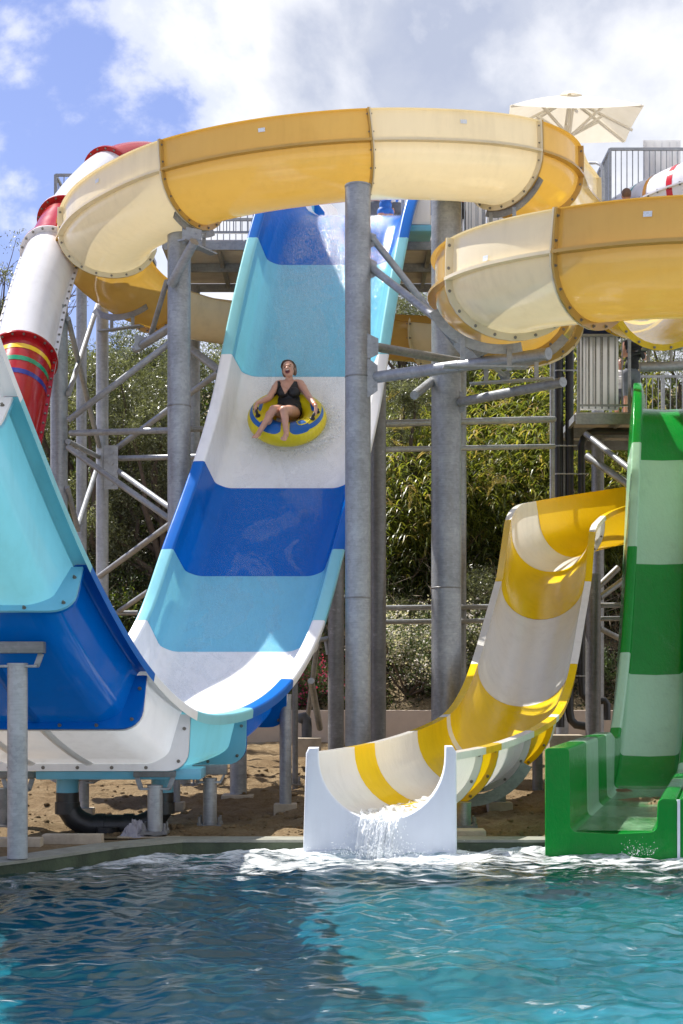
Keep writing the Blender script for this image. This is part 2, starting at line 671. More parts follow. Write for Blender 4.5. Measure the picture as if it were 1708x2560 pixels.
def leafmat(name, stops, trans=0.35, rough=0.45, tk=1.5):
    m, nt, out = newmat(name)
    at = nd(nt, 'ShaderNodeAttribute', attribute_name='tint')
    c = ramp(nt, at.outputs['Fac'], stops)
    p = principled(nt, Base_Color=c, Roughness=rough)
    t = nd(nt, 'ShaderNodeBsdfTranslucent')
    c2 = mixc(nt, 1.0, c, (tk, tk * 1.05, tk * 0.55), 'MULTIPLY')
    nt.links.new(c2, t.inputs[0])
    mx = nd(nt, 'ShaderNodeMixShader', ins={0: trans})
    nt.links.new(p.outputs[0], mx.inputs[1])
    nt.links.new(t.outputs[0], mx.inputs[2])
    nt.links.new(mx.outputs[0], out.inputs[0])
    return m


BLUE, AQUA, WHITE = (0.0, 0.125, 0.50), (0.19, 0.54, 0.73), (0.86, 0.86, 0.865)
YEL, CREAM = (0.56, 0.36, 0.10), (0.76, 0.67, 0.47)
RYEL, RWHITE = (0.82, 0.58, 0.012), (0.80, 0.79, 0.75)
GRN, LGRN = (0.006, 0.235, 0.03), (0.36, 0.60, 0.42)
M = MATS
gelcoat('blue_gelcoat', BLUE, 0.08, wet=0.8, grime=0.5, tcol=(0.01, 0.16, 0.7))
gelcoat('aqua_gelcoat', AQUA, 0.12, wet=0.6, grime=0.6, tcol=(0.30, 0.80, 0.80))
gelcoat('white_gelcoat', WHITE, 0.10, wet=0.5, grime=0.6)
gelcoat('blue_rim', BLUE, 0.0, rough=0.3, grime=0.5)
gelcoat('aqua_rim', (0.24, 0.60, 0.68), 0.0, rough=0.3, grime=0.5)
gelcoat('white_rim', WHITE, 0.0, rough=0.3, grime=0.5)
gelcoat('blue_outside', BLUE, 0.05, rough=0.10, grime=0.5)
gelcoat('aqua_outside', AQUA, 0.14, rough=0.10, grime=0.6, tcol=(0.30, 0.80, 0.80))
gelcoat('white_outside', WHITE, 0.10, rough=0.10, grime=0.6)
gelcoat('yellow_flume', YEL, 0.16, rough=0.11, tcol=(0.80, 0.48, 0.07))
gelcoat('cream_flume', CREAM, 0.14, rough=0.11, tcol=(0.90, 0.76, 0.44))
gelcoat('yellow_runout', RYEL, 0.22, wet=0.25, grime=0.7, tcol=(0.95, 0.60, 0.01))
gelcoat('white_runout', RWHITE, 0.22, wet=0.25, grime=0.8)
gelcoat('white_front', (0.74, 0.78, 0.84), 0.03, rough=0.35, grime=0.8)
gelcoat('green_gelcoat', GRN, 0.10, wet=0.5, grime=0.6, tcol=(0.03, 0.55, 0.05))
gelcoat('pale_green_gelcoat', LGRN, 0.13, wet=0.5, grime=0.6, tcol=(0.45, 0.85, 0.4))
gelcoat('tube_white', (0.76, 0.76, 0.79), 0.15, rough=0.16)
gelcoat('tube_red', (0.36, 0.010, 0.013), 0.06, rough=0.18)
gelcoat('stripe_yellow', (0.8, 0.5, 0.02), 0.0)
gelcoat('stripe_green', (0.01, 0.24, 0.12), 0.0)
gelcoat('stripe_navy', (0.02, 0.03, 0.22), 0.0)
gelcoat('stripe_orange', (0.75, 0.33, 0.05), 0.0)
gelcoat('stripe_red', (0.5, 0.02, 0.03), 0.0)
gelcoat('stripe_teal', (0.02, 0.33, 0.34), 0.0)
gelcoat('screen_sheet', (0.82, 0.82, 0.82), 0.45, rough=0.3)
galvanised('galvanised')
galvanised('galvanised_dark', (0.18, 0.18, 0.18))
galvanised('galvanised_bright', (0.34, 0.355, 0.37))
plain('bolt_steel', (0.20, 0.185, 0.16), 0.45, 0.6, 0.2, 40)
plain('black_pipe', (0.018, 0.019, 0.021), 0.35, 0, 0.3, 8)
plain('grey_pipe', (0.09, 0.095, 0.10), 0.5, 0, 0.3, 8)
plain('concrete', (0.42, 0.36, 0.27), 0.85, 0, 0.22, 5, 0.5, 30)
plain('wall_render', (0.52, 0.44, 0.36), 0.85, 0, 0.1, 2.5, 0.25, 60)
plain('white_plastic', (0.80, 0.80, 0.80), 0.4, 0, 0.05, 4)
plain('canvas', (0.80, 0.76, 0.66), 0.8, 0, 0.06, 3, 0.2, 80)
plain('parasol_pole', (0.70, 0.66, 0.57), 0.5, 0, 0.06, 3)
plain('deck_soffit', (0.55, 0.53, 0.50), 0.8, 0, 0.14, 4)
plain('bark', (0.10, 0.075, 0.055), 0.9, 0, 0.35, 10, 0.8, 35)
plain('cloth_grey', (0.34, 0.33, 0.37), 0.95, 0, 0.15, 9, 0.4, 120)
plain('navy_cloth', (0.008, 0.016, 0.05), 0.9, 0, 0.2, 9)
plain('sticker', (0.66, 0.71, 0.78), 0.5, 0, 0.25, 90)
plain('algae_wall', (0.045, 0.062, 0.030), 0.6, 0, 0.45, 3.5, 0.3, 25)
plain('coping', (0.23, 0.23, 0.19), 0.6, 0, 0.25, 5, 0.3, 30)
plain('pool_floor', (0.24, 0.62, 0.72), 0.8, 0, 0.14, 1)
plain('deck_stone', (0.58, 0.55, 0.50), 0.8, 0, 0.12, 3, 0.3, 40)
# ------------------------------------------------------------------ setting: ground, hillside, pool, water
POOL_BACK = 14.25
POOL_DIAG = ((-1.53, POOL_BACK), (-2.06, 13.70), (-2.70, 12.56), (-8.7, 4.5))     # left edge of the pool runs towards the camera


def vnoise(x, y, seed, octaves=4, freq=1.0):
    """cheap smooth value noise"""
    r = rng(seed)
    out = np.zeros_like(x)
    amp = 1.0
    for o in range(octaves):
        tab = r.random((64, 64))
        u, v = x * freq, y * freq
        i, j = np.floor(u).astype(int), np.floor(v).astype(int)
        fu, fv = u - i, v - j
        fu, fv = fu * fu * (3 - 2 * fu), fv * fv * (3 - 2 * fv)
        g = lambda a, b: tab[a % 64, b % 64]
        out += amp * ((g(i, j) * (1 - fu) + g(i + 1, j) * fu) * (1 - fv) + (g(i, j + 1) * (1 - fu) + g(i + 1, j + 1) * fu) * fv - 0.5)
        amp *= 0.5
        freq *= 2.07
    return out


WALL_Y = 30.0


def hill_z(x, y):
    x, y = np.asarray(x, float), np.asarray(y, float)
    flat = 0.10 + 0.021 * np.clip(y - POOL_BACK, 0, 30) + np.clip(-x - 2, 0, 8) * 0.012
    up = np.clip(y - WALL_Y - 0.3, 0, None)
    rise = np.where(up < 15, 0.62 * up, 9.3 + 0.10 * np.clip(up - 15, 0, 60))
    rise = rise + np.where(up > 0, 0.65, 0.0)
    return flat + rise + np.where(up > 0, 0.5 * vnoise(x, y, 5, 4, 0.35), 0.0)


def grid_mesh(name, xs, ys, zf):
    X, Y = np.meshgrid(xs, ys)
    Z = zf(X, Y)
    V = np.stack([X, Y, Z], -1).reshape(-1, 3)
    nx, ny = len(xs), len(ys)
    i, j = np.meshgrid(np.arange(ny - 1), np.arange(nx - 1), indexing='ij')
    a = i * nx + j
    Q = np.stack([a, a + 1, a + nx + 1, a + nx], -1).reshape(-1, 4)
    return np_mesh(name, V, Q)


def dirt_material():
    m, nt, out = newmat('dirt')
    n1, n2, n3 = noise(nt, 0.7, 7, 0.6), noise(nt, 5.0, 8, 0.7), noise(nt, 38.0, 5, 0.7)
    f = mth(nt, 'ADD', mth(nt, 'MULTIPLY', n1, 0.4), mth(nt, 'ADD', mth(nt, 'MULTIPLY', n2, 0.4), mth(nt, 'MULTIPLY', n3, 0.25)))
    c = ramp(nt, f, [(0.32, (0.095, 0.062, 0.032)), (0.45, (0.20, 0.135, 0.070)), (0.58, (0.30, 0.22, 0.125)), (0.72, (0.42, 0.35, 0.24))])
    h = mth(nt, 'ADD', n2, mth(nt, 'MULTIPLY', n3, 0.5))
    p = principled(nt, Base_Color=c, Roughness=0.95, Normal=bump(nt, h, 1.0, 0.10))
    p.inputs['Specular IOR Level'].default_value = 0.15
    nt.links.new(p.outputs[0], out.inputs[0])
    m2, nt, out = newmat('hill_soil')
    n1, n2 = noise(nt, 1.6, 8, 0.65), noise(nt, 14.0, 6, 0.7)
    f = mth(nt, 'ADD', mth(nt, 'MULTIPLY', n1, 0.6), mth(nt, 'MULTIPLY', n2, 0.4))
    c = ramp(nt, f, [(0.34, (0.035, 0.04, 0.016)), (0.48, (0.22, 0.165, 0.085)), (0.6, (0.36, 0.28, 0.17)), (0.72, (0.14, 0.16, 0.05))])
    p = principled(nt, Base_Color=c, Roughness=0.95, Normal=bump(nt, n2, 0.9, 0.08))
    nt.links.new(p.outputs[0], out.inputs[0])


dirt_material()


def build_ground():
    xs = np.concatenate([np.linspace(-400, -14, 16), np.linspace(-13, -6.1, 24), np.arange(-6, 7, 0.06), np.linspace(7.1, 13, 24), np.linspace(14.4, 400, 16)])
    ys = np.concatenate([np.arange(POOL_BACK + 0.30, 21.0, 0.06), np.arange(21.0, WALL_Y - 0.02, 0.15), [WALL_Y + 0.02]])

    def zf(x, y):
        m = np.clip((y - POOL_BACK - 0.3) / 0.8, 0, 1)
        return hill_z(x, np.minimum(y, WALL_Y)) + m * (0.16 * vnoise(x, y, 3, 5, 0.8) + 0.075 * vnoise(x, y, 9, 4, 3.5)) - 0.02
    tag(link('ground', grid_mesh('ground', xs, ys, zf), M['dirt'], None, 180), kind='structure')
    xs = np.concatenate([np.linspace(-900, -30, 12), np.arange(-29, 30, 0.6), np.linspace(31, 900, 12)])
    ys = np.concatenate([[WALL_Y + 0.10], np.arange(WALL_Y + 0.31, 60, 0.6), np.linspace(61, 1500, 16)])
    tag(link('hillside', grid_mesh('hillside', xs, ys, lambda x, y: np.where(y < WALL_Y + 0.2, 0.3, hill_z(x, np.minimum(y, 90)))), M['hill_soil'], None, 180), kind='structure')
    # soil bank left of the pool
    d = POOL_DIAG
    mb = MB()
    out = [(-60, POOL_BACK + 0.33), (-1.62, POOL_BACK + 0.33)] + [(x - 0.24, y + 0.20) for x, y in d[1:]] + [(-60, 4.5)]
    mb.add([(x, y, 0.075) for x, y in out], [tuple(range(len(out)))])
    tag(mb.build('bank', M['dirt']), kind='structure')
    # stones and clods lying on the soil
    r = rng(11)
    mb = MB()
    for k in range(1500):
        y = POOL_BACK + 0.5 + 9.5 * r.random() ** 1.5
        x = (r.random() * 2000 - 150 - HX) / F * y
        z = float(zf(np.array([x]), np.array([y]))[0])
        s = 0.010 + 0.035 * r.random() ** 3.5
        mb.ball((x, y, z + s * 0.25), (s * (0.8 + r.random() * 0.7), s * (0.8 + r.random() * 0.6), s * 0.7), 6, 4, rot=Matrix.Rotation(r.random() * 6, 3, 'Z'))
    tag(mb.build('clods', M['dirt'], None, 180), 'loose earth clods and stones strewn on the bare soil', 'clods', kind='stuff')


build_ground()


def water_material():
    m, nt, out = newmat('pool_water')
    tc = nd(nt, 'ShaderNodeTexCoord')
    sep = nd(nt, 'ShaderNodeSeparateXYZ')
    nt.links.new(tc.outputs['Object'], sep.inputs[0])
    deep = noise(nt, 0.45, 3, 0.5)
    base = ramp(nt, deep, [(0.3, (0.010, 0.14, 0.23)), (0.55, (0.018, 0.19, 0.25)), (0.75, (0.035, 0.23, 0.24))])
    # foam thrown up where the slides run out: thickest at the back wall, breaking into strings away from it
    dist = mth(nt, 'SUBTRACT', POOL_BACK, sep.outputs[1])
    fx = noise(nt, 1.0, 5, 0.62, vec=mapped(nt, (0.9, 1.6, 1.0)), dist=0.6)
    fn = noise(nt, 3.4, 9, 0.68, vec=mapped(nt, (0.75, 1.9, 1.0)), dist=1.2)
    near = mth(nt, 'SUBTRACT', 1.0, mth(nt, 'DIVIDE', dist, 3.6), clamp=True)
    near = mth(nt, 'POWER', near, 1.6)
    amount = mth(nt, 'ADD', mth(nt, 'MULTIPLY', near, 0.58), mth(nt, 'MULTIPLY_ADD', fx, 0.55, -0.27))
    f = mth(nt, 'ADD', mth(nt, 'MULTIPLY_ADD', fn, 1.7, -0.35), mth(nt, 'SUBTRACT', amount, 0.18))
    foam = ramp(nt, f, [(0.55, (0, 0, 0)), (0.68, (0.30,) * 3), (0.95, (0.95,) * 3)])
    # scattered foam flecks further out
    fl = noise(nt, 2.3, 6, 0.6, vec=mapped(nt, (0.7, 2.2, 1.0)))
    fleck = ramp(nt, fl, [(0.70, (0, 0, 0)), (0.74, (1, 1, 1))])
    foam = mth(nt, 'MAXIMUM', foam, mth(nt, 'MULTIPLY', fleck, 0.7))
    col = mixc(nt, mth(nt, 'MULTIPLY', foam, 0.92), base, (0.80, 0.84, 0.85))
    fine = noise(nt, 22.0, 4, 0.6, vec=mapped(nt, (0.8, 1.3, 1.0)))
    fine2 = noise(nt, 60.0, 3, 0.6)
    h = mth(nt, 'ADD', fine, mth(nt, 'MULTIPLY', fine2, 0.3))
    h = mth(nt, 'ADD', h, mth(nt, 'MULTIPLY', mth(nt, 'MULTIPLY', foam, noise(nt, 45.0, 5, 0.7)), 2.2))
    nrm = bump(nt, h, 0.10, 0.02)
    rough = mth(nt, 'MULTIPLY_ADD', foam, 0.6, 0.035)
    # body of the water: part bent, part straight view of the painted floor; sky and slides mirrored by Fresnel
    tint = ramp(nt, deep, [(0.3, (0.34, 0.78, 0.92)), (0.55, (0.42, 0.86, 0.90)), (0.75, (0.55, 0.93, 0.86))])
    rf = nd(nt, 'ShaderNodeBsdfRefraction', ins={'IOR': 1.333, 'Roughness': 0.02})
    tr = nd(nt, 'ShaderNodeBsdfTransparent')
    gl = nd(nt, 'ShaderNodeBsdfGlossy', ins={'Roughness': 0.03})
    df = nd(nt, 'ShaderNodeBsdfDiffuse')
    fr = nd(nt, 'ShaderNodeFresnel', ins={'IOR': 1.42})
    for n_ in (rf, gl, fr):
        nt.links.new(nrm, n_.inputs['Normal'])
    nt.links.new(tint, rf.inputs['Color'])
    nt.links.new(tint, tr.inputs['Color'])
    nt.links.new(base, df.inputs['Color'])
    m1 = nd(nt, 'ShaderNodeMixShader', ins={0: 0.42})
    nt.links.new(rf.outputs[0], m1.inputs[1])
    nt.links.new(tr.outputs[0], m1.inputs[2])
    m2 = nd(nt, 'ShaderNodeMixShader', ins={0: 0.05})
    nt.links.new(m1.outputs[0], m2.inputs[1])
    nt.links.new(df.outputs[0], m2.inputs[2])
    m3 = nd(nt, 'ShaderNodeMixShader')
    nt.links.new(fr.outputs[0], m3.inputs[0])
    nt.links.new(m2.outputs[0], m3.inputs[1])
    nt.links.new(gl.outputs[0], m3.inputs[2])
    p = principled(nt, Base_Color=(0.82, 0.86, 0.87), Roughness=0.5, IOR=1.333, Normal=nrm)
    m4 = nd(nt, 'ShaderNodeMixShader')
    nt.links.new(mth(nt, 'MULTIPLY', foam, 0.92), m4.inputs[0])
    nt.links.new(m3.outputs[0], m4.inputs[1])
    nt.links.new(p.outputs[0], m4.inputs[2])
    nt.links.new(m4.outputs[0], out.inputs[0])


water_material()


def wave_height(X, Y):
    r = rng(4)
    Z = np.zeros_like(X)
    env = 0.75 + 0.5 * vnoise(X, Y, 21, 3, 0.5)
    for k in range(46):
        lam = 0.13 * (1.9 / 0.13) ** (r.random() ** 1.35)
        th = r.normal(math.pi / 2, 0.75)
        kx, ky = 2 * math.pi / lam * math.cos(th), 2 * math.pi / lam * math.sin(th)
        ph = r.random() * 6.283
        a = 0.0050 * lam ** 0.75 * (0.6 + r.random())
        w = kx * X + ky * Y + ph + 1.6 * vnoise(X, Y, 40 + k, 2, 0.6)
        s = np.sin(w)
        Z += a * (s + 0.22 * np.cos(2 * w))
    churn = np.exp(-np.clip(POOL_BACK - Y, 0, None) / 1.5)
    Z = Z * env + churn * (0.075 * vnoise(X * 0.8, Y * 1.6, 77, 4, 1.6) + 0.045 * vnoise(X, Y * 1.5, 78, 3, 6.0))
    return Z


def build_pool():
    xs = np.concatenate([np.linspace(-30, -5.4, 40), np.arange(-5.2, 5.6, 0.03), np.linspace(5.8, 30, 40)])
    ys = np.concatenate([np.linspace(1.3, 5.4, 24), np.arange(5.5, POOL_BACK - 0.02, 0.03), [POOL_BACK + 0.08]])
    me = grid_mesh('water', xs, ys, wave_height)
    bm = bmesh.new()                                    # cut the surface back to the diagonal edge of the pool
    bm.from_mesh(me)
    d = POOL_DIAG
    ex = lambda y: np.interp(y, [4.5, 12.56, 13.70, POOL_BACK], [-8.7, -2.70, -2.06, -1.53])
    kill = [v for v in bm.verts if v.co.x < ex(v.co.y) - 0.12]
    bmesh.ops.delete(bm, geom=kill, context='VERTS')
    bm.to_mesh(me)
    bm.free()
    tag(link('water', me, M['pool_water'], None, 180), kind='structure')
    # pool shell: wall and coping along the back and the diagonal
    line = [(30, POOL_BACK), (-1.53, POOL_BACK)] + list(d[1:])
    wl, cp = MB(), MB()
    def mitre(d):
        pts = []
        for k, (x, y) in enumerate(line):
            ns = []
            for a_, b_ in ((k - 1, k), (k, k + 1)):
                if 0 <= a_ and b_ < len(line):
                    t = Vector((line[b_][0] - line[a_][0], line[b_][1] - line[a_][1])).normalized()
                    ns.append(Vector((t.y, -t.x)))
            n = sum(ns, Vector((0, 0))).normalized()
            n = n / max(0.3, n.dot(ns[0]))
            pts.append((x + n.x * d, y + n.y * d))
        return pts
    for mb_, d0, d1, z0, z1 in ((wl, 0.0, 0.16, -1.3, 0.082), (cp, -0.012, 0.33, 0.0835, 0.108)):
        a, b = mitre(d0), mitre(d1)
        n = len(a)
        mb_.add([(x, y, z) for z in (z0, z1) for q in (a, b) for x, y in q], [f for k in range(n - 1) for f in ((k, k + 1, n + k + 1, n + k), (2 * n + k, 3 * n + k, 3 * n + k + 1, 2 * n + k + 1), (k, 2 * n + k, 2 * n + k + 1, k + 1), (n + k, n + k + 1, 3 * n + k + 1, 3 * n + k))])
    tag(wl.build('pool_wall', M['algae_wall']), kind='structure')
    tag(cp.build('pool_coping', M['coping']), kind='structure')
    mb = MB()
    mb.box((-60, -60, -1.3), (60, 1.3, 0.10))  # unseen near-side deck, added to bounce sunlight onto the slide fronts
    mb.build('unseen_pool_deck', M['deck_stone'], None, bevel=0.02)['kind'] = 'structure'
    mb = MB()
    mb.add([(-30, 1.25, -1.3), (30, 1.25, -1.3), (30, POOL_BACK + 0.05, -1.3), (-30, POOL_BACK + 0.05, -1.3)], [(0, 1, 2, 3)])
    tag(mb.build('pool_floor', M['pool_floor']), kind='structure')


build_pool()


def build_retaining_wall():
    t = thing('retaining_wall', 'low beige rendered retaining wall at the foot of the planted slope', 'wall', (0, WALL_Y, 0.4))
    mb = MB()
    for a, b, z1 in ((-20, -1.05, 1.02), (-1.05, 16, 1.14)):
        mb.box((a, WALL_Y - 0.12, 0.0), (b - 0.002, WALL_Y + 0.12, z1))
    mb.build('wall_body', M['wall_render'], t, bevel=0.015)
    mb = MB()
    mb.box((-20, WALL_Y - 0.17, 0.2), (16, WALL_Y - 0.122, 0.50))
    mb.build('plinth', M['concrete'], t)


build_retaining_wall()
# ------------------------------------------------------------------ slides
def panel_set(t, path, cuts, mats, prof, fprof, fd=(0.0, 0.065), th=0.02, bolt_gap=0.24, ds=0.1, names='panel', fl_mats=None):
    """consecutive shell panels between cuts, each with its joint flanges; returns the panels"""
    bolts = MB()
    pan = []
    for k in range(len(cuts) - 1):
        m = mats[k % len(mats)]
        fm = (fl_mats or mats)[k % len(mats)]
        s0, s1 = sorted((cuts[k], cuts[k + 1]))
        o = sweep(path, s0 + 0.001, s1 - 0.001, prof, names, m, t, ds=ds)
        flange(path, s0, fprof, fd[0], fd[1], th, 'flange', fm, o, +1)
        flange(path, s1, fprof, fd[0], fd[1], th, 'flange', fm, o, -1)
        pan.append(o)
    for c in cuts[1:-1]:
        bolts_on(bolts, path, c, fprof, fd[1] * 0.55, bolt_gap, th=th)
    if bolts.v:
        b = bolts.build('bolts', M['bolt_steel'], t)
        b['kind'] = 'stuff'
    return pan


# --- the wide blue, aqua and white half-pipe: straight in plan, drops from the platform and climbs again to the left
def build_blue():
    SK = 0.36
    x_r = lambda Y: -1.42 + SK * (Y - 14.8)
    rim = [(24.6, 9.55), (23.4, 9.55), (22.7, 9.42), (22.0, 8.98), (21.45, 8.10), (20.85, 6.85), (20.3, 5.55), (19.65, 4.45), (18.9, 3.40), (18.2, 2.40),
           (17.2, 1.67), (16.1, 1.35), (15.08, 1.30), (14.8, 1.33), (13.88, 1.72), (12.78, 2.63), (11.76, 3.86), (11.42, 4.31), (10.7, 5.5), (10.1, 6.9)]
    rp = catmull([(x_r(y), y, z) for y, z in rim])
    for _ in range(30):
        rp[1:-1] = 0.25 * rp[:-2] + 0.5 * rp[1:-1] + 0.25 * rp[2:]
    RV, RU = 0.55, 1.175
    q = Path(rp, lateral=(1, 0, 0), dense=True)
    cen = rp - q.L * RU - q.N * RV
    path = Path(cen, lateral=(1, 0, 0), dense=True)
    path.N = q.N
    half = fillet([(1.165, 0.44), (1.175, 0.55), (1.015, 0.555), (0.90, 0.10), (0.74, 0.0), (0, 0.0)], [0, 0.03, 0.035, 0.14, 0.26, 0], 5)
    prof = [(-u, v) for u, v in half][:-1] + [(0, 0)] + half[::-1][1:]
    wall = fillet([(1.002, 0.50), (0.90, 0.10), (0.74, -0.002), (0, -0.002)], [0, 0.14, 0.26, 0], 5)
    oh = fillet([(1.10, 0.50), (1.085, -0.072), (0, -0.072)], [0, 0.2, 0], 8)
    outl = [(-u, v) for u, v in oh][:-1] + [(0, -0.072)] + oh[::-1][1:]
    bh = fillet([(1.05, 0.46), (1.035, -0.038), (0, -0.038)], [0, 0.18, 0], 8)
    bprof = [(-u, v) for u, v in bh][:-1] + [(0, -0.038)] + bh[::-1][1:]
    fprof = [(-u, v) for u, v in wall][:-1] + [(0, -0.002)] + wall[::-1][1:]
    t = thing('half_pipe_slide', 'wide half-pipe water slide striped blue, aqua and white, with a rider on it', 'water slide', (-2.5, 15.5, 0.1))
    ys = [24.6, 23.0, 21.45, 20.6, 19.75, 18.88, 18.2, 17.2, 16.1, 14.8, 13.88, 12.78, 11.76, 10.75]
    cols = ['white', 'blue', 'aqua', 'white', 'blue', 'aqua', 'white', 'blue', 'aqua', 'white', 'blue', 'aqua', 'white']
    # cut positions by where the right rim crosses each joint
    cuts = []
    for y in ys:
        k = int(np.argmin(np.abs(rp[:, 1] - y)))
        cuts.append(path.s[k])
    bolts = MB()
    for k, c in enumerate(cols):
        s0, s1 = cuts[k], cuts[k + 1]
        o = sweep(path, s0 + 0.001, s1 - 0.001, prof, 'panel', M[c + '_gelcoat'], t, ds=0.08)
        # material by face: flat rim and lip are dry, the outside of the shell is dry too (seen on the far ramp)
        me = o.data
        me.materials.append(M[c + '_rim'])
        me.materials.append(M[c + '_outside'])
        nseg = len(prof) - 1
        rimn = [i for i in range(nseg) if abs(prof[i][0]) > 1.0 and abs(prof[i + 1][0]) > 1.0]
        dry = k >= 8
        idx = np.array([1 if (f % nseg) in rimn else (2 if dry else 0) for f in range(len(me.polygons))], dtype=np.int32)
        me.polygons.foreach_set('material_index', idx)
        flange(path, s0, fprof, 0.0, 0.07, 0.022, 'flange', M[c + '_outside'], o, +1, outl)
        flange(path, s1, fprof, 0.0, 0.07, 0.022, 'flange', M[c + '_outside'], o, -1, outl)
        # moulded stiffening ribs under the floor
        if k >= 8:
            for u in (-0.45, 0.12):
                sweep(path, s0 + 0.05, s1 - 0.05, [(u - 0.05, 0.0), (u - 0.02, -0.022), (u + 0.02, -0.022), (u + 0.05, 0.0)], 'rib', M[c + '_outside'], o, ds=0.1)
    for c in cuts[1:-1]:
        bolts_on(bolts, path, c, bprof, 0.0, 0.30, r=0.018, th=0.022)
    b = bolts.build('bolts', M['bolt_steel'], t)
    b['kind'] = 'stuff'
    # drain box with its two spigots under the lowest panels
    mb = MB()
    mb.box((-3.05, 14.75, 0.655), (-1.40, 15.75, 0.765))
    mb.build('drain_box', M['aqua_outside'], t, bevel=0.02)
    for px in (169, 406):
        c = P(px, 1960, 15.2)
        mb = MB()
        mb.lathe((c.x, c.y, 0.44), [(0.0, 0), (0.115, 0), (0.115, 0.22)], 24)
        mb.build('spigot', M['aqua_outside'], t, 40)
    # serial stickers on the outside of the shell
    for (px, py, Y) in ((247, 1550, 13.7), (86, 1232, 12.8), (401, 1738, 14.7), (548, 1810, 15.9)):
        pass
    return path, cuts


BLUE_PATH, BLUE_CUTS = build_blue()


def blue_frame(Yf):
    """floor point, lateral, normal, down-slope tangent on the blue ramp at floor depth Yf"""
    s = BLUE_PATH.s_where(1, Yf)
    p, L, N, t = BLUE_PATH.at(s)
    return Vector(p), Vector(L), Vector(N), Vector(t)


# --- the long yellow flume: off the platform, round the front, back behind, then forward and out to the right
HF, WF, EX = 0.50, 0.66, 0.40           # trough depth, half width, height of the guard wall above the joint


